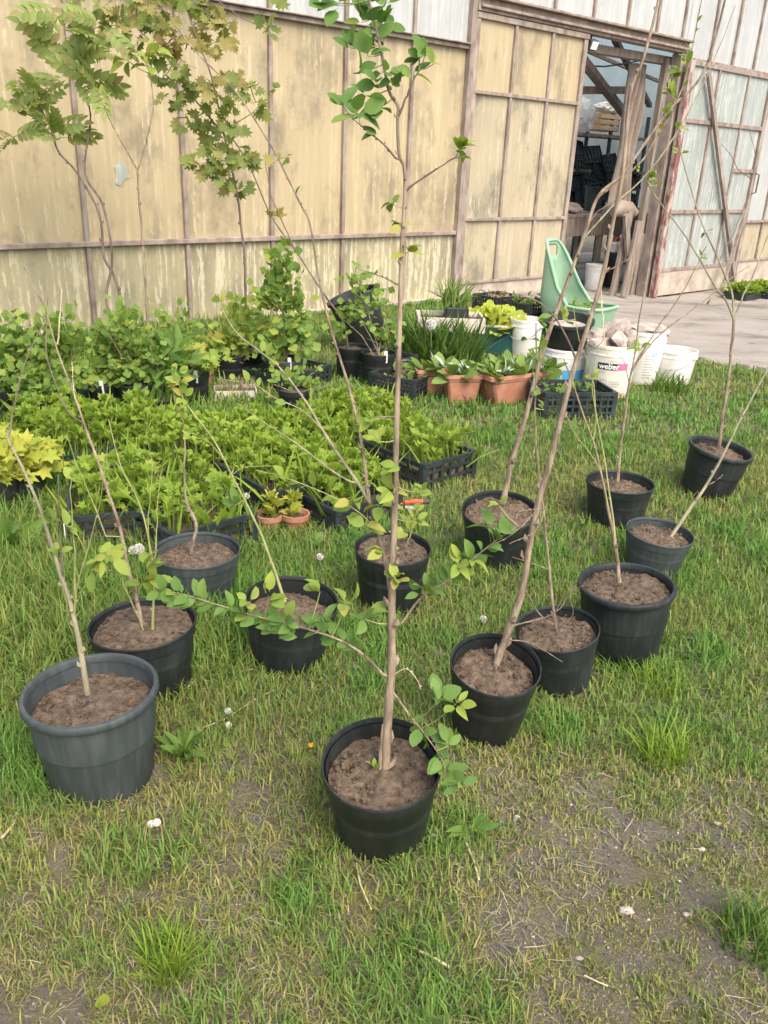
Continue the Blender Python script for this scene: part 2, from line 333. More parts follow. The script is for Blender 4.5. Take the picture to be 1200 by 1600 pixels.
def frond():
    V = []; F = []
    for i in range(6):
        t = .2+.135*i
        for sg in (-1, 1):
            if i == 5 and sg == 1: continue
            L = .36*(1-.35*abs(i-2.5)/3.5); ang = sg*math.radians(62-5*i) if i < 5 else 0
            bv, bf = L_NAR; c, s_ = math.cos(-ang), math.sin(-ang)
            o = len(V)
            for x, y, z in bv:
                x *= 2.0; x2 = (c*x-s_*y)*L; y2 = (s_*x+c*y)*L
                V.append((x2, t+y2, z*L-.35*t*t))
            F += [tuple(o+k for k in f) for f in bf]
    o = len(V); V += [(-.008, 0, 0), (.008, 0, 0), (.006, .5, -.09), (-.006, .5, -.09), (.004, .95, -.32), (-.004, .95, -.32)]
    F += [(o, o+1, o+2), (o, o+2, o+3), (o+3, o+2, o+4), (o+3, o+4, o+5)]
    return np.array(V), np.array(F)
L_FRD = frond()
def leaf_mesh(shape, name='leaf'):
    me = bpy.data.meshes.new(name); me.from_pydata([tuple(p) for p in shape[0]], [], [tuple(map(int, f)) for f in shape[1]])
    me.polygons.foreach_set('use_smooth', [True]*len(me.polygons)); return me
LMESH = {}
def leaf_obj(parent, shape_key, mat, loc, Rm, name='leaf'):
    key = (shape_key, mat)
    if key not in LMESH:
        me = leaf_mesh(globals()[shape_key]); me.materials.append(M[mat]); LMESH[key] = me
    o = bpy.data.objects.new(name, LMESH[key]); COL.objects.link(o); o.parent = parent
    m = np.eye(4); m[:3, :3] = Rm; m[:3, 3] = loc; o.matrix_basis = Matrix(m.tolist()); return o
def rosette(n, up=0.5, spread=1.0, rng=RNG, nb=(0.15, -0.35, 1.0)):
    a = rng.uniform(0, 2*np.pi, n); e = rng.normal(up, 0.45*spread, n)
    d = np.stack([np.cos(a)*np.cos(e), np.sin(a)*np.cos(e), np.sin(e)], 1)
    nn = np.array(nb)+rng.normal(0, .4, (n, 3))
    return d, nn
# ------------------------------------------------------------------ ground
def axis(lo, hi, st, far):
    a = np.arange(lo, hi+1e-6, st); e = []; d = st*2; p = hi
    while p < far: p += d; e.append(p); d *= 1.35
    b = []; d = st*2; p = lo
    while p > -far: p -= d; b.append(p); d *= 1.35
    return np.concatenate([b[::-1], a, e])
xs = axis(-4.2, 5.0, 0.045, 260); ys = axis(0.3, 12.0, 0.045, 260)
gx, gy = np.meshgrid(xs, ys)
near = (1-sstep(10, 16, np.hypot(gx, gy-4)))
gz = hgt(gx, gy)+near*(0.05*(fbm(gx*1.1, gy*1.1, 3)-.5)+0.034*(fbm(gx*9, gy*9, 5, 3)-.5))
yard_s = (gx-WB[0])*wd[0]+(gy-WB[1])*wd[1]
ny, nx = gx.shape
idx = np.arange(nx*ny).reshape(ny, nx)
Fq = np.stack([idx[:-1, :-1], idx[:-1, 1:], idx[1:, 1:], idx[1:, :-1]], -1).reshape(-1, 4)
def groundz(x, y):
    return hgt(x, y)+0.05*(fbm(np.asarray(x)*1.1, np.asarray(y)*1.1, 3)-.5)+0.034*(fbm(np.asarray(x)*9, np.asarray(y)*9, 5, 3)-.5)
def ground_mat():
    m, t, b = new_mat('ground_soil'); v = tcoord(t, 'Object')
    big = noise(t, v, 2.2, 6); fine = noise(t, v, 130, 8, .8); mid = noise(t, v, 11, 6, .7)
    soil = ramp(t, fine, [(0.3, (0.06, 0.054, 0.043)), (0.5, (0.155, 0.14, 0.113)), (0.62, (0.22, 0.20, 0.162)), (0.72, (0.40, 0.365, 0.30))])
    moss = ramp(t, fine, [(0.3, (0.10, 0.105, 0.035)), (0.7, (0.24, 0.225, 0.09))])
    c = mixc(t, ramp(t, mid, [(0.48, (0, 0, 0)), (0.64, (0.75,)*3)]), soil, moss)
    c = mixc(t, ramp(t, big, [(0.52, (0, 0, 0)), (0.68, (0.45,)*3)]), c, (0.17, 0.135, 0.09))
    t.links.new(c, b.inputs['Base Color']); b.inputs['Roughness'].default_value = 0.95; b.inputs['Specular IOR Level'].default_value = 0.1
    bump(t, b, fine, 0.9, 0.012); return m
gme = np_mesh('ground', np.stack([gx, gy, gz], -1).reshape(-1, 3), Fq)
ground = link('ground', gme, ground_mat()); ground['kind'] = 'structure'
# trodden yard in front of the doorway: its edge on the lawn, as a sheet above the ground
def yard_edge(x):       # the yard starts beyond this y
    xp = [1.2, 2.2, 2.5, 2.83, 3.3, 4.2, 6.0, 9.0, 20]; yp = [9.6, 9.0, 8.5, 7.65, 7.3, 7.0, 6.6, 6.0, 5.0]
    return np.interp(x, xp, yp, left=99)
yx = np.arange(1.25, 15, 0.09); rows = 50; YV = []
for x in yx:
    y0 = float(yard_edge(x))+0.16*(float(vnoise(x*4, 3.3))-.5)+.06*(float(vnoise(x*15, 7.3))-.5); y1 = WB[1]+(x-WB[0])*math.tan(WA)+6.5
    for k in range(rows):
        y = y0+(y1-y0)*k/(rows-1); YV.append((x, y, float(groundz(x, y))+0.018*min(1, k/2)-0.004))
YV = np.array(YV); ii = np.arange(len(yx)*rows).reshape(len(yx), rows)
YF = np.stack([ii[:-1, :-1], ii[1:, :-1], ii[1:, 1:], ii[:-1, 1:]], -1).reshape(-1, 4)
def yard_mat():
    m, t, b = new_mat('yard_dirt'); v = tcoord(t, 'Object', (1, 1, 1)); big = noise(t, tcoord(t, 'Object', (1, 2.6, 1)), 1.1, 6); fine = noise(t, v, 40, 6, .7)
    c = ramp(t, big, [(0.3, (0.17, 0.15, 0.13)), (0.48, (0.31, 0.28, 0.245)), (0.75, (0.39, 0.36, 0.32))])
    c = mixc(t, 0.35, c, ramp(t, fine, [(0.3, (0.3, 0.26, 0.22)), (0.7, (1, 1, 1))]), 'MULTIPLY')
    t.links.new(c, b.inputs['Base Color']); b.inputs['Roughness'].default_value = 0.95; b.inputs['Specular IOR Level'].default_value = 0.1
    bump(t, b, fine, 0.5, 0.01); return m
yard = link('yard', np_mesh('yard', YV, YF), yard_mat()); yard['kind'] = 'structure'
# ------------------------------------------------------------------ pots measured in the photograph (rim centre px, rim width px, height/diameter, tilt)
POTS = [  # key, rim x, rim y, rim width px, h/D, tilt(dx,dy of rim over base, m), style, material, soil level
 ('P1', 140, 1071, 208, .83, (-.01, 0), 'lip', 'potg', .80), ('P2', 222, 968, 165, .70, (-.01, 0), 'plain', 'pot', .90),
 ('P3', 307, 856, 135, .68, (0, 0), 'plain', 'potg', .84), ('P4', 456, 930, 147, .80, (.02, -.02), 'plain', 'pot', .76),
 ('P5', 596, 1190, 188, .90, (-.01, -.045), 'plain', 'pot', .80), ('P6', 614, 850, 120, .88, (0, -.01), 'plain', 'pot', .92),
 ('P7', 782, 792, 120, .80, (-.01, -.04), 'plain', 'pot', .90), ('P8', 775, 1038, 142, .99, (.005, -.05), 'plain', 'pot', .82),
 ('P9', 870, 982, 131, .76, (-.03, -.01), 'plain', 'pot', .86), ('P10', 980, 906, 150, .86, (-.02, 0), 'lip', 'pot', .90),
 ('P11', 1032, 828, 104, .70, (.01, -.01), 'plain', 'potg', .84), ('P12', 970, 746, 105, .68, (.0, 0), 'plain', 'pot', .82),
 ('P13', 1128, 697, 99, .82, (.035, -.02), 'lip', 'pot', .84)]
POTW = {}
for k, rx, ry, wpx, hd, tl, st, mt, sl in POTS:
    D = 0.3
    for _ in range(8):
        p = G0(rx, ry, hd*D); D = wpx*float((p-CP)@cf)/FPX
    POTW[k] = (np.array([p[0]-tl[0], p[1]-tl[1], 0]), D, hd*D)
# ------------------------------------------------------------------ grass (uncountable)
def grass_build():
    out = []
    for (y0, y1, dens, wmul) in ((0.55, 1.35, 15000, 1.05), (1.35, 2.2, 14000, 1.2), (2.2, 3.4, 10500, 1.4), (3.4, 5.2, 6000, 1.75), (5.2, 11.5, 2300, 3.0)):
        hw1 = 0.56*y1+0.7; n = int(2*hw1*(y1-y0)*dens)
        x = RNG.uniform(-hw1, hw1, n); y = RNG.uniform(y0, y1, n)
        cov = fbm(x*2.1, y*2.1, 21, 5); tuft = fbm(x*6.5, y*6.5, 33, 3); zone = fbm(x*.9, y*.9, 41, 3)
        # bare, trodden ground in the near right foreground; lush long grass to the left and behind
        lush = np.clip(sstep(1.55, 2.5, y+np.clip(-x-0.2, 0, 1)*0.9+0.5*(zone-.5))*1.0, 0, 1)
        tallL = sstep(2.0, 2.7, y-0.15*x)*(1-sstep(-.75, -.15, x+0.12*(y-2.5)))
        bareR = sstep(-.05, .5, x)*(1-sstep(1.6, 2.4, y))
        bareF = (1-sstep(1.45, 2.0, y))
        p = 0.66+0.34*lush-0.10*bareR-0.06*bareF; clump = fbm(x*17, y*17, 77, 2)
        thr = 0.60-0.42*p
        keep = (cov*.40+tuft*.27+clump*.33+RNG.normal(0, .03, n) > thr+0.09)
        keep |= (RNG.random(n) < (.20+.12*lush))&(clump > .40)
        s = (x-WB[0])*wd[0]+(y-WB[1])*wd[1]; tw = (x-WB[0])*wn[0]+(y-WB[1])*wn[1]
        keep &= (y < yard_edge(x)+0.10*(RNG.random(n)-.5)) & (tw > 0.08)
        for b, D, h in POTW.values(): keep &= np.hypot(x-b[0], y-b[1]) > D*.39
        x, y, cov, tuft, zone, lush, tallL, bareR = (q[keep] for q in (x, y, cov, tuft, zone, lush, tallL, bareR)); n = len(x)
        tf = np.clip((tuft-.42)*4, 0, 1)*np.clip((cov-.4)*5, 0, 1)
        L = (0.022+0.020*RNG.random(n))+0.032*tf+lush*(0.008+0.034*RNG.random(n)**1.6)+tallL*(0.03+.09*RNG.random(n)**1.3)
        L *= 1-0.35*bareR*(1-tf)
        green = np.clip(0.22+0.15*tallL+0.42*lush+0.6*tf+0.6*(zone-.5)+0.5*(cov-.5)+RNG.normal(0, .24, n), 0, 1); green[RNG.random(n) < .10] = 0
        out.append((x, y, L, green, np.full(n, wmul)))
    x, y, L, g, wm = (np.concatenate([o[i] for o in out]) for i in range(5)); n = len(x)
    z = groundz(x, y)
    a = RNG.uniform(0, 2*np.pi, n); lean = np.clip(RNG.normal(.85, .42, n), .05, 1.5); lean = np.where(g < .05, 1.35, lean); hw = (.0011+.0011*RNG.random(n))*wm
    hw = hw*(1+4*np.clip(L-.06, 0, .08))
    dx, dy = np.cos(a), np.sin(a); px, py = -dy, dx
    dead = g < .05; l1 = np.where(dead, 1.42, lean*.55); l2 = np.where(dead, 1.5, np.clip(lean*1.25, 0, 1.75)); hw = np.where(dead, hw*.55, hw); L = np.where(dead, L*1.3, L)
    m = np.stack([x+dx*np.sin(l1)*L*.55, y+dy*np.sin(l1)*L*.55, z+np.cos(l1)*L*.55], 1)
    tip = m+np.stack([dx*np.sin(l2), dy*np.sin(l2), np.cos(l2)], 1)*(L*.5)[:, None]
    b0 = np.stack([x, y, z-.004], 1); pv = np.stack([px, py, np.zeros(n)], 1)*hw[:, None]
    V = np.stack([b0-pv, b0+pv, m-pv*.8, m+pv*.8, tip], 1).reshape(-1, 3)
    o = (np.arange(n)*5)[:, None]
    F = np.concatenate([o+np.array([[0, 1, 3]]), o+np.array([[0, 3, 2]]), o+np.array([[2, 3, 4]])])
    me = np_mesh('grass', V, F)
    at = me.attributes.new('tint', 'FLOAT', 'POINT'); at.data.foreach_set('value', np.repeat(g, 5).astype(np.float32))
    m_, t, b = new_mat('grass_blades')
    an = t.nodes.new('ShaderNodeAttribute'); an.attribute_name = 'tint'; ge = t.nodes.new('ShaderNodeNewGeometry')
    col = ramp(t, an.outputs['Fac'], [(0.0, (0.40, 0.34, 0.17)), (0.25, (0.30, 0.29, 0.09)), (0.52, (0.21, 0.285, 0.067)), (1.0, (0.14, 0.28, 0.056))])
    col = mixc(t, 0.65, col, ramp(t, ge.outputs['Random Per Island'], [(0, (0.5, 0.55, 0.45)), (0.8, (1.0, 1.0, 0.9)), (1, (1.35, 1.2, 1.0))]), 'MULTIPLY')
    t.links.new(col, b.inputs['Base Color']); b.inputs['Roughness'].default_value = .6; b.inputs['Specular IOR Level'].default_value = .25
    tr = t.nodes.new('ShaderNodeBsdfTranslucent'); t.links.new(col, tr.inputs[0]); mx = t.nodes.new('ShaderNodeMixShader'); mx.inputs[0].default_value = .3
    t.links.new(b.outputs[0], mx.inputs[1]); t.links.new(tr.outputs[0], mx.inputs[2]); t.links.new(mx.outputs[0], t.nodes['Material Output'].inputs[0])
    g_ = link('grass', me, m_); g_['kind'] = 'stuff'; tag(g_, 'patchy green and straw coloured lawn grass around the pots', 'grass')
    print('grass blades', n)
grass_build()
def crumbs():
    n = 26000; x = RNG.uniform(-1.1, 1.6, n); y = .85+1.9*RNG.random(n)**1.2
    k = (fbm(x*2.1, y*2.1, 21, 5)+.25*(fbm(x*17, y*17, 77, 2)-.5) < .53); x, y = x[k], y[k]; n = len(x)
    bv = np.array([[1, 0, 0], [-.5, .85, 0], [-.5, -.85, 0], [.3, .3, .8], [-.4, .1, .7]]); bf = np.array([[0, 1, 3], [1, 4, 3], [1, 2, 4], [2, 0, 3], [2, 3, 4]])
    a = RNG.uniform(0, 6.28, n); sz = (.0011+.0034*RNG.random(n)**4)*(1+.25*y); d = np.stack([np.cos(a), np.sin(a), RNG.normal(0, .3, n)], 1)
    me = inst('soil_crumbs', bv, bf, frames(d, RNG.normal(0, .35, (n, 3))+np.array([0, 0, 1]), sz), np.stack([x, y, groundz(x, y)], 1)); me.polygons.foreach_set('use_smooth', np.zeros(len(me.polygons), bool))
    m_, t, b = new_mat('soil_crumbs'); ge = t.nodes.new('ShaderNodeNewGeometry'); t.links.new(ramp(t, ge.outputs['Random Per Island'], [(0, (.06, .05, .04)), (.6, (.17, .15, .125)), (.95, (.3, .27, .23)), (1, (.5, .47, .42))]), b.inputs['Base Color']); b.inputs['Roughness'].default_value = .95
    o = link('soil_crumbs', me, m_); o['kind'] = 'stuff'; tag(o, 'loose grey soil crumbs and grit scattered over the bare ground', 'soil')
    n = 150000; x = RNG.uniform(-1.2, 1.7, n); y = .8+2.0*RNG.random(n)**1.3; k = (fbm(x*3.1, y*3.1, 61, 5)*.6+fbm(x*15, y*15, 62, 2)*.4-.05*sstep(1.0, 2.4, y) > .485); x, y = x[k], y[k]; n = len(x)
    for b_, D_, h_ in POTW.values():
        k = np.hypot(x-b_[0], y-b_[1]) > D_*.4; x, y = x[k], y[k]
    n = len(x); a = RNG.uniform(0, 6.28, n); d = np.stack([np.cos(a), np.sin(a), RNG.uniform(.1, 1.3, n)], 1)
    bv = np.array([[-.07, 0, 0], [.07, 0, 0], [.2, .5, .05], [-.2, .5, .05], [0, 1, 0]]); bf = np.array([[0, 1, 2], [0, 2, 3], [3, 2, 4]])
    me = inst('moss', bv, bf, frames(d, np.array([0, 0, 1.0])+RNG.normal(0, .4, (n, 3)), .0035+.006*RNG.random(n)), np.stack([x, y, groundz(x, y)], 1))
    o = link('moss', me, leafmat('moss_leaves', (.17, .18, .045), (.30, .29, .08), (.36, .30, .12), .7, .25)); o['kind'] = 'stuff'; tag(o, 'low yellowish moss and clover leaves carpeting the worn foreground', 'moss')
crumbs()
def thatch():
    n = 17000; x = RNG.uniform(-1.3, 1.9, n); y = .8+2.3*RNG.random(n)**1.2; k = fbm(x*4, y*4, 91, 4)+RNG.normal(0, .05, n) > .47
    for b_, D_, h_ in POTW.values(): k &= np.hypot(x-b_[0], y-b_[1]) > D_*.42
    x, y = x[k], y[k]; n = len(x); a = RNG.uniform(0, 6.28, n); d = np.stack([np.cos(a), np.sin(a), RNG.normal(.06, .14, n)], 1)
    bv = np.array([[-.012, 0, 0], [.012, 0, 0], [.05, .5, .05], [.026, .5, .05], [-.01, 1, .0]]); bf = np.array([[0, 1, 2], [0, 2, 3], [3, 2, 4]])
    me = inst('thatch', bv, bf, frames(d, np.array([0, 0, 1.0])+RNG.normal(0, .3, (n, 3)), .02+.045*RNG.random(n)), np.stack([x, y, groundz(x, y)+.004+.008*RNG.random(n)], 1))
    o = link('thatch', me, leafmat('dry_thatch', (.30, .25, .15), (.46, .39, .25), (.55, .5, .38), .8, .15)); o['kind'] = 'stuff'; tag(o, 'matted dry straw fibres lying between the grass blades', 'thatch')
thatch()
# ------------------------------------------------------------------ greenhouse: local x along the wall, y inward, z up
gh = thing('greenhouse', 'long weathered greenhouse of yellowed panes in rusty frames with an open doorway', 'greenhouse', WB, WA)
MESHC = {}
def pane(s0, s1, z0, z1, y, mat, parent=gh, name='pane', th=.006):
    key = ('p', round(s1-s0, 3), round(z1-z0, 3), mat, th)
    if key not in MESHC:
        MESHC[key] = MB().box((0, 0, 0), (s1-s0, th, z1-z0)).mesh(name); MESHC[key].materials.append(M[mat])
    o = bpy.data.objects.new(name, MESHC[key]); COL.objects.link(o); o.parent = parent
    o.location = ((s0+s1)/2, y+random.uniform(-.003, .003), (z0+z1)/2); o.rotation_euler = (random.uniform(-.004, .004), 0, random.uniform(-.006, .006)); return o
def beam(name, s0, s1, z0, z1, y0, y1, mat='frame', parent=gh):
    return MB().box(((s0+s1)/2, (y0+y1)/2, (z0+z1)/2), (s1-s0, y1-y0, z1-z0), bev=.004).build(name, mat, parent)
TOP = 5.0
left = [-7.97, -7.0, -6.04, -5.07, -4.11, -3.14, -2.16, -1.185, -.265, .665, 1.53]
for i, s in enumerate(left[:-1]):
    beam('mullion', s-.021, s+.021, .02, TOP, -.028, .04)
for i in range(len(left)-1):
    a, b = left[i]+.02, left[i+1]-.02
    pane(a, b, .02, .80, .012, 'pane_l'); pane(a, b, .80, 2.80, .014, 'pane_y'); pane(a, b, 2.80, TOP, .012, 'pane_w')
tp_ = W(190, 268, .01); MB().add([(tp_[0]+a*.7, .004, tp_[1]+b) for a, b in ((-.09, -.1), (-.02, -.12), (.05, -.06), (.11, -.05), (.08, .0), (.1, .04), (.03, .05), (.01, .12), (-.03, .06), (-.09, .04), (-.06, -.02))], [tuple(range(11))]).build('torn_patch', 'pane_b', gh)
beam('post', 1.49, 1.57, -.1, TOP, -.06, .06)
for z, y in ((.80, -.045), (2.80, -.05)): beam('transom', -9, 1.488, z-.024, z+.02, y, .046)
beam('gutter_ledge', -9, 1.487, 2.822, 2.836, -.085, -.03)
beam('kerb', -9, 1.6, -.4, .035, -.09, .15, 'conc')
# fixed side panel left of the doorway, on its concrete plinth
beam('plinth', 1.572, 3.68, -.4, .17, -.05, .16, 'conc')
fv = [1.60, 2.265, 2.955, 3.61]
beam('sill', 1.572, 3.66, .172, .205, -.075, .06)
for j, s in enumerate(fv): beam('mullion', s-(.022 if 0 < j < 3 else .035), s+(.022 if 0 < j < 3 else .04), .207, 3.15, -.055, .02)
for z in (.95, 2.36): beam('transom', 1.6, 3.6, z-.02, z+.02, -.062, .016)
beam('transom', 1.575, 3.66, 3.10, 3.16, -.066, .03)
zz = [.205, .95, 2.36, 3.12]
for i in range(3):
    for k in range(3): pane(fv[i]+.015, fv[i+1]-.015, zz[k], zz[k+1], -.02, 'pane_d' if k < 2 else 'pane_y')
# lintel with its track, upper glazing
beam('lintel', 1.575, 6.0, 3.17, 3.30, -.07, .08); beam('lintel_ledge', 1.574, 6.02, 3.302, 3.33, -.14, .06); beam('door_track', 1.60, 6.0, 3.205, 3.235, -.11, -.072)
up = [1.55, 2.27, 2.97, 3.75, 4.50, 5.2, 5.87, 6.72, 7.40, 8.08, 8.78, 9.48, 10.18, 10.88, 11.6, 12.3]
for s in up[1:]: beam('mullion', s-.021, s+.021, 3.332, TOP, -.03, .04)
for i in range(len(up)-1):
    if i < 6: pane(up[i]+.02, up[i+1]-.02, 3.33, TOP, .01, 'pane_w')
# jamb, right wall
beam('jamb', 5.86, 6.0, -.4, 3.168, -.06, .10)
beam('plinth', 6.0, 12.3, -.5, .14, -.04, .16, 'conc'); beam('sill', 6.0, 12.3, .142, .175, -.06, .06)
for z in (.83, 3.12): beam('transom', 6.002, 12.3, z-.022, z+.022, -.045, .045)
rw = [6.02]+up[7:]; pane(5.89, 6.035, 3.335, TOP, .013, 'pane_w')
for s in rw[1:]: beam('mullion', s-.024, s+.024, .176, 3.33, -.03, .04)
for i in range(len(rw)-1):
    pane(rw[i]+.02, rw[i+1]-.02, .17, .83, .01, 'pane_d'); pane(rw[i]+.02, rw[i+1]-.02, .83, 3.12, .012, 'pane_b' if i < 3 else 'pane_w'); pane(rw[i]+.02, rw[i+1]-.02, 3.12, TOP, .011, 'pane_w')
beam('eaves_beam', -9, 12.4, TOP, TOP+.12, -.1, .1)
# roof slopes, trusses, far wall
def slab(name, pts, mat, th=.01):
    m = MB(); n = len(pts); up_ = Vector((0, 0, th)); m.add([Vector(p) for p in pts]+[Vector(p)+up_ for p in pts], [tuple(range(n-1, -1, -1)), tuple(range(n, 2*n))]+[(i, (i+1) % n, n+(i+1) % n, n+i) for i in range(n)])
    return m.build(name, mat, gh)
for i in range(22):
    a = -9+i*.97; slab('roof_pane', [(a+.02, 0, TOP+.13), (a+.95, 0, TOP+.13), (a+.95, 5, TOP+2.1), (a+.02, 5, TOP+2.1)], 'roof')
    slab('roof_pane', [(a+.02, 5, TOP+2.1), (a+.95, 5, TOP+2.1), (a+.95, 10, TOP+.13), (a+.02, 10, TOP+.13)], 'roof')
pane(-9, 12.4, .4, TOP, 10.0, 'roof', name='far_wall'); beam('far_plinth', -9, 12.4, -.5, .4, 9.95, 10.1, 'conc')
for s in np.arange(-8.5, 12.5, 1.9): beam('far_post', s-.04, s+.04, -.4, TOP, 9.85, 9.93)
pane(-.005, .005, .3, TOP, 0, 'roof', name='end_wall', th=10.0).location = (-9, 5, 2.6)
pane(-.005, .005, .3, TOP, 0, 'roof', name='end_wall', th=10.0).location = (12.4, 5, 2.6)
for s in (2.6, 5.6, 8.6): MB().bar((s, .15, TOP), (s, 5, TOP+2.0), .07, .07).bar((s, 5, TOP+2.0), (s, 9.9, TOP), .07, .07).bar((s, .1, TOP), (s, 9.9, TOP), .05, .05).build('truss', 'frame', gh)
# braces seen through the doorway
def LP(px, py, inward):
    s, z = W(px, py, -inward); return (s, inward, z)
MB().bar(LP(898, 78, .5), LP(985, 190, 2.2), .13, .09).build('brace', 'frame', gh)
MB().bar(LP(960, 60, 1.0), LP(1015, 165, 2.6), .09, .07).build('brace', 'metal', gh)
MB().bar(LP(880, 141, 1.4), LP(1000, 141, 1.4), .11, .11).build('cross_beam', 'frame', gh)
MB().bar(LP(900, 72, .25), LP(1045, 96, .25), .16, .1).build('header_beam', 'frame', gh)
MB().bar(LP(880, 64, 2.0), LP(1060, 140, 2.0), .05, .05).build('purlin', 'frame', gh)
MB().tube([LP(905, 102, .9), LP(945, 104, .9), LP(985, 98, .9), LP(1010, 92, .9)], .012, 5).build('cable', 'metal', gh)
# open door leaf standing in front of the right wall
OFF = -.16
dl = MB(); lz0, lz1 = -.25, 3.08
leaf = beam('door', 5.93, 8.50, lz0, .13, OFF-.025, OFF+.025, 'conc')
def db(name, s0, s1, z0, z1, e=.03, mat='frame'): return beam(name, s0, s1, z0, z1, OFF-e, OFF+e, mat, leaf)
db('stile', 5.90, 6.02, lz0-.01, lz1, .045, 'framer'); db('stile', 8.40, 8.50, lz0, lz1, .04)
for s in (6.78, 7.70): db('bar', s-.022, s+.022, .135, lz1, .03)
for z in (.15, 1.02, 2.30, 3.05): db('rail', 6.022, 8.398, z-.03, z+.03, .036)
db('rail', 7.724, 8.398, 1.62, 1.68, .034)
dz = [.18, 1.0, 2.28, 3.04]; ds = [6.02, 6.78, 7.70, 8.40]
for i in range(3):
    for k in range(3): pane(ds[i]+.018, ds[i+1]-.018, dz[k], dz[k+1], OFF, 'pane_b', leaf)
MB().bar((6.35, OFF-.075, 2.95), (8.42, OFF-.09, -.2), .07, .05, (0, 1, 0)).build('brace', 'frame', leaf)
MB().bar((8.15, OFF-.15, 1.0), (7.55, OFF-.3, lz0-.03), .05, .05, (0, 1, 0)).build('prop', 'frame', leaf)
MB().tube([(8.46, OFF-.04, 1.62), (8.46, OFF-.11, 1.6), (8.46, OFF-.11, 1.32), (8.46, OFF-.04, 1.3)], .012, 6).build('handle', 'metal', leaf)
# planks and rolled tarp curtain at the right of the opening
def plank(px0, py0, px1, py1, inward, wd_, label):
    a = WL(*[LP(px0, py0, inward)[i] for i in (0, 1, 2)]); b = WL(*LP(px1, py1, inward))
    m = MB().bar((0, 0, 0), Vector(b)-Vector(a), wd_, .045, tuple(wn)); o = m.build('plank', 'wood', None, tuple(a)); tag(o, label, 'plank'); return o
plank(975, 463, 1000, 345, -.04, .16, 'weathered plank leaning upright against the dark red door edge')
plank(957, 462, 985, 330, .12, .14, 'pale warped plank leaning inside the doorway below the tarp roll')
plank(984, 440, 978, 335, .02, .10, 'short slanted plank crossing in front of the leaning planks')
beam('inner_post', 5.76, 5.85, -.4, 3.1, .11, .2, 'wood')
def curtain(name, s0, s1, z0, z1, y, label, seed):
    V = []; F = []; nu, nv = 44, 14; r = random.Random(seed)
    for i in range(nv+1):
        v = i/nv; z = z0+(z1-z0)*v; gather = .55+.45*abs(v-.95)**.6
        for j in range(nu+1):
            u = j/nu; c = (s0+s1)/2
            V.append((c+(u-.5)*(s1-s0)*gather+.02*math.sin(7*v+3*u), y+.07*math.sin(u*22+seed+1.2*math.sin(3*v))*(.6+.4*v)+.02*math.sin(9*v+5*u), z))
    for i in range(nv):
        for j in range(nu): F.append((i*(nu+1)+j, i*(nu+1)+j+1, (i+1)*(nu+1)+j+1, (i+1)*(nu+1)+j))
    m = MB(); m.add(V, F, True); o = m.build(name, 'tarp'); o.location = tuple(WB); o.rotation_euler = (0, 0, WA)
    md = o.modifiers.new('t', 'SOLIDIFY'); md.thickness = .006
    return tag(o, label, 'curtain')
curtain('tarp_curtain', 5.15, 5.65, 1.0, 3.0, .34, 'gathered beige tarp curtain hanging in the doorway above a roll', 2)
tr = MB(); tr.tube([WL(5.15, .25, 1.0), WL(5.3, .24, 1.05), WL(5.5, .22, 1.03), WL(5.65, .2, .98)], [.08, .13, .12, .07], 12)
tag(tr.build('tarp_roll', 'tarp'), 'bundled beige tarp roll tied at the foot of the curtain', 'tarp')
fl = thing('floodlight', 'small black floodlight fixed under the rusty door lintel', 'lamp', WL(3.80, .02, 3.06), WA)
MB().box((0, -.02, 0), (.16, .08, .13), Matrix.Rotation(.35, 3, 'X'), bev=.012).build('housing', 'metal', fl); MB().box((.0, -.062, -.012), (.12, .008, .09), Matrix.Rotation(.35, 3, 'X')).build('lens', 'inkw', fl); MB().box((0, .03, .06), (.05, .04, .12)).build('bracket', 'metal', fl)
# ------------------------------------------------------------------ things inside the greenhouse
def inside(px, py, inward): return WL(*LP(px, py, inward))
def local_thing(name, label, cat, px, py, inward, group=None): return thing(name, label, cat, inside(px, py, inward), WA, group)
wb = local_thing('workbench', 'old wooden workbench with deep apron inside the greenhouse doorway', 'workbench', 930, 335, 1.4); zb = wb.location.z+.3
MB().box((0, 0, 0), (2.5, .6, .05), bev=.006).build('bench_top', 'wood', wb); MB().box((0, -.27, -.17), (2.4, .04, .28), bev=.006).build('apron', 'wood', wb)
for x in (-1.1, -.1, 1.05):
    for y in (-.22, .22): MB().box((x, y, -.035-zb/2), (.08, .08, zb)).build('leg', 'wood', wb)
MB().box((0, .0, -zb*.7), (2.2, .4, .03)).build('lower_shelf', 'wood', wb)
rk = local_thing('shelf_rack', 'tall dark shelf rack behind the workbench stacked with trays', 'shelf', 935, 213, 3.0); zr = rk.location.z+.3
MB().box((0, 0, 0), (2.6, .6, .05)).build('shelf', 'wood', rk); MB().box((0, 0, -.62), (2.6, .6, .05)).build('shelf', 'wood', rk); MB().box((0, 0, -1.3), (2.6, .6, .05)).build('shelf', 'wood', rk)
for x in (-1.2, .0, 1.2):
    for y in (-.27, .27): MB().box((x, y, -zr/2+.2), (.06, .05, zr+.4)).build('post', 'metal', rk)
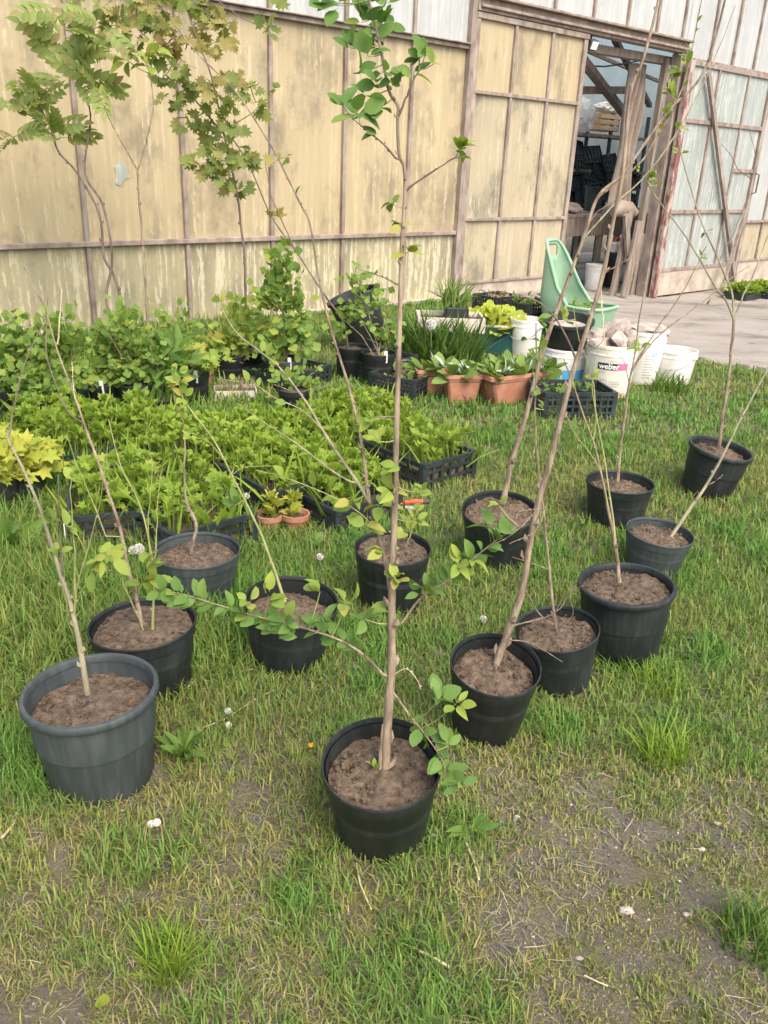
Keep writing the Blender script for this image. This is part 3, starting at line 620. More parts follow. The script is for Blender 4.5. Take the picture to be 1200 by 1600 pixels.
def slat_crate(name, label, loc, rz, L, Wd, Hh, mat, n=3, cat='crate'):
    c = thing(name, label, cat, loc, rz)
    for x in (-L/2+.02, L/2-.02):
        for y in (-Wd/2+.025, Wd/2-.025): MB().box((x, y, Hh/2), (.035, .035, Hh)).build('corner_post', mat, c)
    for k in range(n):
        z = Hh*(k+.5)/n; hh = Hh/n*.72
        for y in (-Wd/2, Wd/2): MB().box((0, y, z), (L, .012, hh)).build('slat', mat, c)
        for x in (-L/2-.002, L/2+.002): MB().box((x, 0, z), (.012, Wd-.014, hh)).build('slat', mat, c)
    for k in range(4): MB().box((0, -Wd/2+Wd*(k+.5)/4, .008), (L-.02, Wd/4*.8, .012)).build('bottom_slat', mat, c)
    return c
p = inside(938, 205, 2.9); slat_crate('wooden_crate', 'pale slatted wooden crate on the top shelf inside the doorway', p, WA, .62, .4, .30, 'woodl')
def blob(name, mat, label, cat, loc, sc, seed, amp=.3, sub=3, group=None, parent=None, freq=1.3):
    import bmesh
    bm = bmesh.new(); bmesh.ops.create_icosphere(bm, subdivisions=sub, radius=1)
    off = Vector((seed*3.1, seed*1.7, seed*.9))
    for v in bm.verts:
        k = 1+amp*mnoise.noise(v.co*freq+off)+amp*.5*mnoise.noise(v.co*freq*2.7+off)
        v.co = Vector((v.co.x*sc[0], v.co.y*sc[1], v.co.z*sc[2]))*k
    me = bpy.data.meshes.new(name); bm.to_mesh(me); bm.free()
    o = link(name, me, mat, parent, tuple(loc))
    if label: tag(o, label, cat, group)
    return o
p = inside(912, 188, 2.75); blob('plastic_bag', 'bag', 'crumpled clear plastic bag slumped beside the wooden crate', 'bag', p+np.array([0, 0, .1]), (.22, .16, .26), 4, .5, 3)
p = inside(950, 166, 2.95); blob('white_sack', 'white_tag', 'white plastic sack lying on top of the slatted wooden crate', 'sack', p+np.array([0, 0, -.03]), (.26, .18, .10), 9, .5, 3)
def seed_tray_me(nx_=6, ny_=3):
    m = MB()
    m.box((0, 0, .03), (.52, .30, .02)); m.box((0, -.15, .03), (.54, .012, .06)); m.box((0, .15, .03), (.54, .012, .06)); m.box((-.27, 0, .03), (.012, .29, .06)); m.box((.27, 0, .03), (.012, .29, .06))
    for i in range(1, nx_): m.box((-.27+.54*i/nx_, 0, .05), (.012, .28, .02))
    for i in range(1, ny_): m.box((0, -.15+.3*i/ny_, .049), (.52, .012, .018))
    for i in range(nx_):
        for j in range(ny_): m.lathe([(.0, -.03), (.022, -.03), (.033, .02)], 6).v[-18:]
    return m
st = seed_tray_me().mesh('seed_tray'); st.materials.append(M['crate'])
for k in range(30):
    o = bpy.data.objects.new('seed_tray', st); COL.objects.link(o)
    p = inside(897+10*(k % 9)+(k % 3)*2, 314-22*(k//9)-5*(k % 4), 2.75-.02*(k % 9)+.03*(k//9)); o.location = tuple(p); o.rotation_euler = (1.25+.1*math.sin(k*2.1), .12*math.sin(k), WA+.15*math.sin(k*1.7))
    tag(o, 'black cell tray stacked on edge on the shelf rack inside the doorway', 'tray', 'black cell trays piled on the shelf rack')
p = inside(925, 330, 1.5); bi = thing('storage_bin', 'dark grey storage bin standing on the workbench', 'bin', p, WA)
MB().lathe([(.0, .0), (.16, .0), (.17, .02), (.20, .36), (.22, .36), (.22, .39), (.19, .39), (.165, .03)], 4, False).build('body', 'crate', bi); MB().box((0, 0, .375), (.3, .3, .02)).build('lid', 'pot', bi)
def bucket(name, label, loc, D, h, mat, rz=0, handle=True, group=None, taper=.84, tilt=(0, 0), fill=None):
    b = thing(name, label, 'bucket', loc, rz, group); b.rotation_euler = (tilt[0], tilt[1], rz)
    R = D/2; r0 = R*taper
    m = MB().lathe([(0, .006), (r0*.94, .004), (r0*.96, 0), (r0, .012), (R*.965, h*.80), (R*.985, h*.805), (R*.985, h*.83), (R*.97, h*.835), (R*.985, h*.93), (R*1.0, h*.935), (R*1.01, h*.955), (R*1.0, h), (R*.955, h), (R*.945, h*.9), (r0*.93, .03), (0, .025)], 36)
    m.build('shell', mat, b)
    if handle:
        pts = [(R*1.02*math.cos(a), -R*.25-R*.75*math.sin(a), h*.86-.33*h*math.sin(a)*1.2) for a in np.linspace(0, math.pi, 15)]
        MB().tube(pts, .003, 5).build('handle', 'wire', b)
        for sg in (-1, 1): MB().box((sg*R*1.0, -.01, h*.86), (.02, .045, .04), bev=.004).build('handle_lug', mat, b)
    if fill: MB().lathe([(0, h*.82), (R*.5, h*.83), (R*.93, h*.8)], 24).build('contents', fill, b)
    return b
p = inside(926, 455, .9); p[2] = -.27; bucket('white_bucket', 'white plastic bucket on the floor just inside the greenhouse doorway', p, .34, .4, 'white', WA, False)
p = inside(952, 460, 1.0); p[2] = -.27; bk = thing('black_bin', 'tall black bin on the floor beside the leaning planks', 'bin', p, WA); MB().lathe([(0, 0), (.13, 0), (.17, .52), (.18, .52), (.18, .55), (.15, .55), (.12, .04)], 20).build('body', 'pot', bk); MB().lathe([(.0, .5), (.15, .5)], 16).build('contents', 'soil', bk)
pb = thing('paper_sack', 'small white and orange printed sack on top of the black bin', 'sack', p+np.array([0, -.02, .55]), WA); MB().box((0, 0, .09), (.24, .1, .18), bev=.02).build('bag_body', 'white_tag', pb); MB().box((.02, -.053, .08), (.1, .004, .07)).build('print', 'inkor', pb)
MB().tube([(-.06, 0, .17), (-.03, 0, .24), (.04, 0, .25), (.08, 0, .2)], .02, 7).build('strap', 'orange', pb)
for k, (px_, sc_) in enumerate(((893, .1), (960, .13), (975, .1))):
    p = inside(px_, 325, 1.3); blob('rag_bundle', ('tarp', 'bag', 'stone')[k], ('greenish rag bundle at the end of the workbench beside the door frame', 'crumpled translucent plastic sheet lying on the workbench', 'lumpy brown bundle on the workbench under the tarp roll')[k], 'bundle', p, (sc_*1.5, sc_, sc_*.8), 20+k, .5, 3)
# seedlings in a tray by the right wall
def foliage_np(pts, n_each, shape, size, up=.5, spread=.05, jitter=.35, flat=0.0):
    T = []; D_ = []; N_ = []; SZ = []
    for p in pts:
        d, nn = rosette(n_each, up)
        T.append(np.asarray(p)[None]+d*np.array([spread, spread, spread*.5])*RNG.random((n_each, 1))); D_.append(d); N_.append(nn); SZ.append(size*(1+RNG.uniform(-jitter, jitter, n_each)))
    T = np.concatenate(T); return T, frames(np.concatenate(D_), np.concatenate(N_), np.concatenate(SZ))
# ------------------------------------------------------------------ crates
def crate_part(c, L, Wd, Hh, mat='crate', slats=2, posts=6, solid=False):
    t = .012
    for k, (ax, len_, off) in enumerate((('x', L, -Wd/2), ('x', L, Wd/2), ('y', Wd, -L/2), ('y', Wd, L/2))):
        m = MB()
        def bx(u, z, du, dz, th=t):
            if ax == 'x': m.box((u, off, z), (du, th, dz))
            else: m.box((off, u, z), (th, du, dz))
        ln = len_-(2*t if ax == 'y' else 0)
        bx(0, Hh-.012, ln, .024, t+.006); bx(0, .012, ln, .024)
        if solid: bx(0, Hh/2, ln-.002, Hh-.05, .006)
        else:
            for q in range(slats): bx(0, Hh*(q+1)/(slats+1), ln-.004, .014, .009)
            for q in range(posts+1): bx(-ln/2+.01+(ln-.02)*q/posts, Hh/2, .016, Hh-.05, .0065)
        m.build('side', mat, c)
    m = MB()
    for q in range(5): m.box((0, -Wd/2+Wd*(q+.5)/5, .006), (L-.03, Wd/5*.6, .008))
    for sx in (-1, 1):
        for sy in (-1, 1): m.box((sx*(L/2-.012), sy*(Wd/2-.012), Hh/2), (.034, .034, Hh*1.02))
    m.build('base', mat, c)
def plant_crate(name, label, loc, rz, L, Wd, Hh, shape, mat, size, nplants, nleaf, plant_h, crmat='crate', tiltx=0, up=.7, soil=True, group=None, solid=False, slats=2, posts=6, weedy=False):
    c = thing(name, label, 'crate', loc, rz, group); c.rotation_euler = (tiltx, 0, rz)
    crate_part(c, L, Wd, Hh, crmat, slats, posts, solid)
    if soil: MB().box((0, 0, Hh*.32), (L-.03, Wd-.03, Hh*.55)).build('soil', 'soil', c)
    if nplants:
        k = int(math.sqrt(nplants*L/Wd)+.5); r = max(1, int(nplants/k+.5)); pts = []
        for i in range(k):
            for j in range(r): pts.append(((-L/2+L*(i+.5)/k)*.92+RNG.normal(0, .012), (-Wd/2+Wd*(j+.5)/r)*.9+RNG.normal(0, .012), Hh*.58+plant_h*RNG.uniform(.2, 1.15)))
        T, R_ = foliage_np(pts, nleaf, shape, size, up, size*.8)
        if weedy:
            nb_ = 90; tb_ = np.stack([RNG.uniform(-L*.52, L*.52, nb_), RNG.uniform(-Wd*.52, Wd*.52, nb_), np.full(nb_, Hh*.5)], 1); db_ = RNG.normal(0, .35, (nb_, 3)); db_[:, 2] = 1
            ob = link('grass_leaves', inst('grass_leaves', L_BLADE[0]*np.array([.55, 1, 1]), L_BLADE[1], frames(db_, RNG.normal(0, 1, (nb_, 3)), RNG.uniform(.12, .28, nb_)), tb_), 'celery', c); ob['kind'] = 'stuff'
        o = link('seedlings', inst('seedlings', shape[0], shape[1], R_, T), mat, c); o['kind'] = 'stuff'
        sm = MB()
        for p in pts:
            sm.tube([(p[0], p[1], Hh*.5), (p[0]+.005, p[1], p[2])], .0018, 3, False)
        sm.build('stems', 'twig', c, kind='stuff')
    return c
# ------------------------------------------------------------------ plants traced as polylines, each point given its own distance
class Plant:
    def __init__(s, root): s.root = root; s.o = np.array(root.location); s.samp = []; s.paths = []; s.nleaf = 0
    def path(s, px, r0, r1, y0, y1, mat='bark', name='branch', start=None, n=7, knots=True):
        P = np.array(px, float); k = len(P); pts = []; ext = np.vstack([2*P[0]-P[1], P, 2*P[-1]-P[-2]]); SUB = 5
        for i in range(k-1):
            a, b, c, d = ext[i:i+4]
            for j in range(SUB if i < k-2 else SUB+1):
                t = j/SUB; pts.append(.5*((2*b)+(-a+c)*t+(2*a-5*b+4*c-d)*t*t+(-a+3*b-3*c+d)*t**3))
        pts = np.array(pts); m = len(pts); sd_ = random.uniform(0, 100); W3 = []; rr = []
        seg = np.r_[0, np.cumsum(np.hypot(*np.diff(pts, axis=0).T))]; fr = seg/seg[-1]
        for i in range(m):
            f = fr[i]; y = y0+(y1-y0)*f+0.02*(y0/3)*(float(vnoise(sd_+f*5, 1.5))-.5)*min(1, f*4)
            x_, y_ = pts[i]+np.array([1.6, .8])*(float(vnoise(sd_+f*11, 9.5))-.5)*2*min(1, f*6)
            q = ray(x_, y_); p = CP+q*(y/q[1]); W3.append(p); s.samp.append((x_, y_, p))
            r = (r1+(r0-r1)*(1-f)**1.45)*.74*float((p-CP)@cf)/FPX
            if knots: r *= 1+.16*max(0, float(vnoise(sd_+i*.9, 4.2))-.62)*2.6
            rr.append(r)
        if start is not None: W3[0] = start
        W3 = np.array(W3); L = W3-s.o
        mb = MB().tube(L, rr, n)
        for i in range(3, m-1, 2):        # buds and old leaf scars
            if random.random() < .55:
                t = L[i+1]-L[i-1]; t = t/(np.linalg.norm(t)+1e-9); r_ = RNG.normal(0, 1, 3); r_ -= t*(r_@t); r_ /= np.linalg.norm(r_)+1e-9
                bl = max(rr[i]*1.9, .0035); mb.tube([L[i]+r_*rr[i]*.5, L[i]+r_*(rr[i]+bl*.35)+t*bl*.5, L[i]+r_*(rr[i]+bl*.55)+t*bl*1.2], [bl*.42, bl*.4, bl*.08], 5)
        mb.build(name, mat, s.root); s.paths.append(W3); return W3
    def near(s, x, y):
        a = np.array([(q[0], q[1]) for q in s.samp]); i = int(np.argmin(np.hypot(a[:, 0]-x, a[:, 1]-y))); return s.samp[i]
    def branch(s, px, r0, r1, dy=0.0, mat='bark', n=6):
        q = s.near(*px[0]); y0 = q[2][1]; return s.path(px, r0, r1, y0, y0+dy, mat, 'branch', q[2], n)
    def leaf(s, p, d, nn, size, shape='L_OV', mat='leaf', name='leaf'):
        R_ = frames(np.array([d]), np.array([nn]), [size])[0]; s.nleaf += 1
        return leaf_obj(s.root, shape, mat, np.asarray(p)-s.o, R_, name)
    def cluster(s, px, py, n, size, rad=8, shape='L_OV', mat='leaf', up=.35, dy=0.0, twig='twig', spread=1.0, tr=1.1, nb=(.15, -.5, 1.0)):
        q = s.near(px, py); y = q[2][1]+dy; rr = ray(px, py); c = CP+rr*(y/rr[1]); sc = float((c-CP)@cf)/FPX
        if np.hypot(q[0]-px, q[1]-py) > 5:
            mid = (q[2]+c)/2+np.array([0, 0, -.02*np.linalg.norm(c-q[2])*3])
            MB().tube([q[2]-s.o, mid-s.o, c-s.o], [tr*sc, tr*.8*sc, tr*.6*sc], 5).build('twig', twig, s.root)
        d, nn = rosette(n, up, spread, nb=nb)
        shp = (shape,) if isinstance(shape, str) else shape
        for i in range(n):
            p = c+d[i]*RNG.uniform(.1, 1)*rad*sc
            s.leaf(p, d[i], nn[i], size*.88*sc*RNG.uniform(.6, 1.15), shp[i % len(shp)], mat)
    def along(s, W3, f0, f1, n, size, shape=('L_OV', 'L_OV2'), mat='leaf', out=.9, up=.35):
        m = len(W3)
        for i in range(n):
            f = f0+(f1-f0)*(i+RNG.random()*.8)/n; k = min(m-2, int(f*(m-1))); a = f*(m-1)-k; p = W3[k]*(1-a)+W3[k+1]*a
            t = W3[k+1]-W3[k]; t = t/np.linalg.norm(t); r = RNG.normal(0, 1, 3); r -= t*(r@t); r /= np.linalg.norm(r)
            d = t*.5+r*out+np.array([0, 0, up]); sc = float((p-CP)@cf)/FPX
            s.leaf(p+r*size*sc*.12, d, np.array([.15, -.4, 1.0])+RNG.normal(0, .45, 3), size*sc*RNG.uniform(.6, 1.15), shape[i % len(shape)], mat)
OVS = ('L_OV', 'L_OV2', 'L_OV3')
def pot_parts(root, D, h, style, mat, level, tilt):
    R = D/2; rb = R*.77
    if style == 'lip':
        prof = [(0, .004), (rb*.93, .004), (rb*.96, 0), (rb, .01), (R*.93, h*.9), (R*.935, h*.93)]; rim = [(R*.93, h*.925), (R*.985, h*.925), (R*1.0, h*.94), (R*1.0, h*.985), (R*.985, h*1.0), (R*.93, h*1.0), (R*.915, h*.985), (R*.91, h*.93)]
    else:
        prof = [(0, .004), (rb*.93, .004), (rb*.96, 0), (rb, .01), (R*.935, h*.80), (R*.955, h*.812), (R*.985, h*.955)]; rim = [(R*.98, h*.95), (R*.995, h*.955), (R*1.0, h*.97), (R*1.0, h*.99), (R*.99, h), (R*.975, h), (R*.965, h*.985), (R*.955, h*.95)]
    inner = [(R*.93, h*.94), (R*.915, h*.8), (R*.89, h*.55), (0, h*.52)]
    sh = Vector((tilt[0], tilt[1], h)); ax = sh.normalized(); q = Vector((0, 0, 1)).rotation_difference(ax)
    ow = 0.006
    pot = MB().lathe(prof, 48, wob=ow).lathe(inner, 48, wob=ow).build('pot', mat, root); pot.rotation_mode = 'QUATERNION'; pot.rotation_quaternion = q
    MB().lathe(rim, 48, wob=ow).build('rim', mat, pot)
    m = MB(); n, rings = 44, 15; V = [(0, 0, level*h+.012)]; F = []; sdv = random.uniform(0, 50); Rs = R*(.90+.03*(level-.8)*5)
    for i in range(1, rings+1):
        f = i/rings; r = Rs*f
        for j in range(n):
            a = 2*math.pi*j/n; x, y = r*math.cos(a), r*math.sin(a)
            z = level*h+.014*(1-f)**2+.03*(float(fbm(x*18+sdv, y*18, 5, 4))-.5)+.014*(float(vnoise(x*70+sdv, y*70, 8))-.5)-.008*max(0, f-.85)*6
            V.append((x, y, z))
    for j in range(n): F.append((0, 1+j, 1+(j+1) % n))
    for i in range(rings-1):
        for j in range(n): F.append((1+i*n+j, 1+i*n+(j+1) % n, 1+(i+1)*n+(j+1) % n, 1+(i+1)*n+j))
    m.add(V, F, True)
    r_ = random.Random(int(sdv*10))
    for _ in range(230 if root.location.y < 5 else 25):
        a = r_.uniform(0, 6.28); rr = Rs*.94*math.sqrt(r_.random()); s_ = r_.uniform(.002, .006)*(1.9 if r_.random() < .14 else 1)
        c = Vector((rr*math.cos(a), rr*math.sin(a), level*h+.003)); ph = r_.uniform(0, 6)
        P = [c+Vector((s_*r_.uniform(.7, 1.2)*math.cos(k*1.257+ph), s_*r_.uniform(.7, 1.2)*math.sin(k*1.257+ph), 0)) for k in range(5)]+[c+Vector((s_*.6*math.cos(k*1.257+ph+.4), s_*.6*math.sin(k*1.257+ph+.4), s_*.75)) for k in range(5)]
        m.add(P, [(k, (k+1) % 5, 5+(k+1) % 5, 5+k) for k in range(5)]+[(5, 6, 7, 8, 9)], True)
    so_ = m.build('soil', 'soil', root); so_.rotation_mode = 'QUATERNION'; so_.rotation_quaternion = q
    return q
LAB = dict(
 P1='large grey-green plastic pot with thick rim holding a bare forked sapling', P2='black pot with a leaning tall bare sapling, touching the large grey-green pot',
 P3='dark grey pot with a single short crooked bare stem, beside black seedling crate', P4='black pot of low soil with one thin stem leaning towards the crooked stem pot',
 P5='black pot on patchy ground with a tall leafy sapling with long side branches', P6='black pot filled with pale soil behind the tall leafy sapling with small yellow leaves',
 P7='black pot of pale soil with a straight grey sapling leaning towards the open doorway', P8='black pot with a thick curved brown sapling and dark arching side branch',
 P9='low black pot with dry twigs, squeezed behind the thick curved sapling', P10='wide black pot with rolled rim and slender forked yellowish whips',
 P11='small grey-green pot with one thin stem slanting away from the other pots', P12='black pot with a bare sapling forking into three, near the printed bucket',
 P13='tilted black pot with rolled rim and pale sapling spreading into three near the yard')
PL = {}
for k, rx, ry, wpx, hd, tl, st_, mt, sl in POTS:
    b, D, h = POTW[k]; z = float(groundz(b[0], b[1]))-.006
    root = thing('potted_sapling', LAB[k], 'potted tree', (b[0], b[1], z), 0, 'potted saplings set out on the lawn')
    pot_parts(root, D, h, st_, mt, sl, tl); PL[k] = (Plant(root), b, D, h, sl)
def sap(k): return PL[k][0], PL[k][1][1]+.0
# P5, the front sapling
p, y = sap('P5'); y -= .02
tr_ = p.path([(601, 1222), (603, 1180), (606, 1130), (612, 1040), (612, 960), (614, 880), (618, 760), (620, 640), (624, 520), (626, 440), (628, 370), (633, 300), (632, 262), (624, 240), (621, 190), (621, 165), (607, 140), (594, 70), (577, 0), (560, -70)], 10.5, 2.6, y, y+.06, 'bark', 'trunk', n=10)
MB().tube([np.array(tr_[2])-p.o+np.array([-.012, -.004, 0]), np.array(tr_[6])-p.o+np.array([-.014, -.006, 0]), np.array(tr_[10])-p.o+np.array([-.012, -.006, 0])], [.006, .005, .002], 6).build('bark_strip', 'bark', p.root)
b1 = p.branch([(604, 1060), (570, 1025), (530, 1000), (470, 980), (400, 963), (340, 945), (290, 930), (248, 922)], 3.4, 1.0, -.12); p.along(b1, .2, 1.0, 50, 30); p.cluster(505, 975, 6, 34, 18); p.cluster(570, 968, 8, 40, 14, OVS, 'leaf'); p.cluster(540, 945, 6, 36, 12, OVS, 'leafy'); p.cluster(420, 935, 7, 30, 16, OVS, 'leafy'); p.cluster(390, 940, 5, 30, 10, OVS, 'leafy'); p.cluster(445, 970, 6, 32, 12); p.cluster(425, 985, 5, 32, 14); p.cluster(500, 925, 4, 32, 8, OVS, 'leafy'); p.cluster(268, 942, 5, 30, 8)
b2 = p.branch([(616, 1083), (638, 1115), (662, 1145), (686, 1180), (700, 1215)], 2.6, .9, -.10); p.along(b2, .35, 1.0, 20, 32); p.cluster(685, 1095, 9, 44, 16, OVS, 'leaf', dy=-.05); p.cluster(712, 1100, 6, 40, 10, OVS, 'leafy', dy=-.05); p.cluster(700, 1165, 5, 34, 10); p.cluster(720, 1225, 6, 34, 14, dy=-.03); p.cluster(690, 1215, 4, 32, 8)
b3 = p.branch([(622, 982), (655, 938), (700, 906), (760, 856), (800, 828), (846, 794)], 2.8, 1.0, -.05); p.along(b3, .25, .75, 22, 28); p.cluster(715, 880, 6, 34, 10, OVS, 'leafy'); p.cluster(735, 875, 5, 32, 8, OVS, 'leafy'); p.cluster(665, 925, 7, 34, 14); p.cluster(770, 825, 5, 38, 10); p.cluster(780, 790, 4, 28, 8, OVS, 'leafy')
p.branch([(618, 1052), (635, 1045), (650, 1060), (658, 1078)], 1.2, .6, -.05, 'straw')
p.branch([(800, 828), (812, 800), (850, 795)], 1.2, .6, .02)
A = p.branch([(612, 945), (608, 910), (602, 878), (590, 830), (577, 785)], 5.0, 4.2, .06)
A1 = p.branch([(577, 785), (560, 755), (530, 712), (500, 665), (478, 628), (440, 578), (405, 548), (370, 520), (340, 470)], 4.0, 1.0, .25, 'barkg')
A2 = p.branch([(577, 785), (572, 745), (565, 690), (556, 645), (547, 610), (530, 555), (517, 510), (500, 440), (485, 352), (470, 320), (445, 270), (425, 230), (370, 145), (310, 85), (255, 15), (235, -20)], 3.8, 1.1, .3, 'bark')
A3 = p.branch([(555, 757), (515, 733), (463, 693), (413, 660), (370, 630)], 2.3, .8, .12, 'barkg')
A4 = p.branch([(590, 830), (560, 800), (513, 773), (447, 747), (400, 735)], 1.6, .7, -.02, 'twig')
p.along(A4, .2, .8, 7, 26, OVS, 'leafy'); p.along(A1, .5, 1.0, 9, 20, OVS, 'leafy'); p.along(A3, .4, 1, 8, 20, OVS, 'leafy'); p.along(A2, .62, .72, 2, 14)
A5 = p.branch([(505, 672), (470, 640), (430, 622), (395, 600), (340, 592)], 1.6, .6, .05, 'barkg'); p.along(A5, .3, 1, 5, 20, OVS, 'leafy')
for c in ((530, 5, 5, 46, 18), (595, 12, 7, 44, 18), (565, 35, 6, 40, 14), (575, 88, 6, 40, 16), (548, 75, 3, 36, 8), (602, 112, 5, 34, 12), (590, 132, 5, 32, 12), (585, 60, 5, 38, 14), (510, 8, 4, 40, 10), (600, 40, 4, 36, 10), (560, 112, 3, 36, 10), (612, 135, 3, 28, 8)): p.cluster(*c, shape=('L_OV2', 'L_OV', 'L_OV2'), nb=(.2, -.8, .9))
q_ = p.branch([(623, 252), (600, 226), (575, 205), (562, 195)], 3.0, 1.6, -.03, 'barkd')
for c in ((560, 178, 9, 48, 16), (535, 165, 4, 46, 10), (588, 208, 3, 26, 6), (590, 170, 4, 40, 8), (572, 150, 3, 40, 10)): p.cluster(*c, shape=('L_OV2', 'L_OV', 'L_OV2'), nb=(.2, -.8, .9))
q_ = p.branch([(622, 184), (634, 155), (645, 128), (655, 110)], 3.0, 1.4, -.02, 'barkd')
for c in ((656, 92, 6, 30, 10), (645, 115, 5, 32, 8), (678, 100, 4, 26, 6), (655, 72, 4, 28, 8), (665, 85, 4, 30, 8)): p.cluster(*c, shape=('L_OV2', 'L_OV', 'L_OV2'), nb=(.2, -.8, .9), mat='leafy' if c[0] > 670 else 'leaf')
q_ = p.branch([(633, 297), (680, 265), (712, 246)], 2.6, 1.3, -.02, 'barkd'); p.cluster(716, 234, 7, 34, 8, OVS, 'leafy'); p.cluster(722, 245, 3, 24, 6, OVS, 'leafy')
p.branch([(624, 447), (605, 436), (585, 428), (563, 422)], 2.0, .9, -.03, 'barkd'); p.branch([(620, 652), (600, 651), (584, 653)], 2.0, 1.4, -.02, 'barkd'); p.branch([(628, 563), (640, 562)], 2.2, 1.2, 0, 'barkd')
for c in ((612, 318, 4, 30, 6), (626, 352, 5, 26, 8), (638, 394, 5, 28, 8)): p.cluster(*c, shape=OVS, mat='leafy', tr=1.0)
for c in ((572, 670, 4, 34, 10), (592, 690, 5, 30, 12), (580, 655, 3, 26, 8), (615, 770, 6, 34, 16), (592, 790, 4, 34, 10), (655, 770, 3, 26, 6), (648, 815, 4, 28, 10), (600, 860, 5, 30, 12), (618, 905, 7, 28, 12), (570, 820, 3, 36, 8), (548, 782, 3, 34, 8), (625, 730, 4, 30, 12)): p.cluster(*c, shape=OVS, mat='leafy', dy=-.02)
p.cluster(583, 1200, 4, 20, 8, OVS, 'leafy', dy=-.01)
# P1
p, y = sap('P1')
p.path([(137, 1085), (130, 1040), (120, 985), (113, 955), (98, 905), (82, 855), (62, 795), (38, 738), (14, 690), (12, 672)], 6.5, 2.6, y, y+.12, 'barkg', 'trunk', n=9)
p.branch([(14, 685), (25, 620), (38, 570), (55, 530), (68, 506)], 2.4, .9, .1, 'barkd')
b = p.branch([(116, 965), (117, 920), (116, 860), (112, 800), (110, 765)], 2.6, 1.0, -.03, 'twig'); p.cluster(112, 750, 4, 26, 8, OVS, 'leafy')
p.branch([(118, 930), (130, 880), (148, 820), (160, 760), (170, 690)], 1.6, .8, -.05, 'twig')
p.branch([(96, 900), (95, 850), (92, 790), (91, 742)], 2.4, 1.4, .0, 'barkd')
for c in ((90, 865, 3, 26, 8), (104, 822, 4, 28, 10), (85, 820, 3, 24, 8)): p.cluster(*c, shape=OVS, mat='leafy')
# P2
p, y = sap('P2')
t2 = p.path([(224, 985), (214, 940), (203, 900), (186, 822), (160, 742), (132, 662), (110, 602), (88, 540), (70, 480), (50, 445), (38, 418)], 5.0, 1.2, y, y+.25, 'bark', 'trunk', n=8)
p.branch([(89, 545), (93, 500), (96, 452)], 1.8, 1.0, .02, 'straw')
p.branch([(118, 632), (114, 590), (112, 565)], 1.4, .7, .0, 'straw'); p.branch([(132, 662), (105, 640), (75, 565), (72, 500), (75, 465)], 1.6, .8, .1, 'barkd')
p.path([(238, 990), (240, 930), (238, 880), (228, 820), (212, 775), (192, 735), (178, 690), (170, 655)], 3.2, 1.0, y-.02, y+.05, 'twig', 'stem')
p.path([(224, 985), (205, 940), (182, 890)], 2.0, 1.0, y-.03, y-.08, 'twig', 'stem')
for c in ((160, 875, 7, 32, 14), (172, 868, 5, 36, 10), (142, 890, 4, 32, 8), (228, 888, 7, 36, 14), (240, 905, 5, 36, 10), (218, 910, 4, 32, 8)): p.cluster(*c, shape=OVS, mat='leafy', dy=-.03)
for pts in ([(236, 880), (232, 820), (238, 740), (232, 690)], [(243, 880), (246, 800), (251, 735)], [(170, 850), (148, 790), (122, 730), (108, 690), (103, 680)]): p.branch(pts, 1.6, .7, .04, 'twig')
# P3
p, y = sap('P3')
p.path([(298, 882), (300, 855), (306, 830), (305, 812), (296, 795), (290, 775), (288, 735), (289, 690), (283, 650), (272, 620)], 4.2, 1.0, y, y+.05, 'bark', 'trunk', n=8)
# P4
p, y = sap('P4')
p.path([(445, 940), (425, 880), (396, 808), (362, 742), (335, 690), (305, 650), (288, 628)], 3.6, 1.4, y, y+.1, 'twig', 'trunk', n=8)
for c in ((280, 600, 6, 26, 10), (285, 622, 6, 24, 10), (275, 585, 4, 22, 8)): p.cluster(*c, shape=OVS, mat='leafy')
p.cluster(366, 790, 3, 30, 6); p.branch([(348, 715), (325, 690), (298, 682)], 1.2, .6, -.02, 'twig'); p.cluster(296, 682, 4, 20, 6, OVS, 'leafy'); p.branch([(362, 742), (385, 730), (430, 728)], 1.0, .5, -.02, 'twig')
# P6
p, y = sap('P6')
p.path([(632, 860), (640, 840), (645, 815), (655, 790), (662, 770)], 2.2, 1.0, y, y-.04, 'twig', 'trunk'); p.cluster(640, 830, 5, 30, 10, OVS, 'leafy'); p.cluster(662, 768, 4, 28, 6, OVS, 'leafy'); p.cluster(650, 800, 3, 24, 8, OVS, 'leafy')
# P7
p, y = sap('P7')
p.path([(786, 785), (800, 722), (826, 638), (852, 540), (885, 445), (911, 373), (936, 307), (972, 274), (1010, 222), (1046, 172), (1098, 114), (1130, 10), (1140, -40)], 6.0, 2.2, y, y+.2, 'bark', 'trunk', n=9)
b = p.branch([(936, 307), (985, 268), (1020, 225), (1065, 140), (1085, 60), (1100, -20)], 2.6, 1.2, .15); b2_ = p.branch([(911, 373), (960, 320), (1030, 250), (1100, 130), (1150, 10)], 2.0, .9, .2, 'barkg')
for c in ((1062, 112, 6, 22, 8), (1050, 150, 6, 22, 8), (1070, 95, 5, 20, 6), (1040, 178, 4, 18, 6), (993, 262, 3, 18, 5)): p.cluster(*c, shape=OVS, mat='leafy')
p.along(b, .4, .9, 10, 13, OVS, 'leafy'); p.branch([(920, 350), (935, 330), (950, 320)], 1.3, .7, 0)
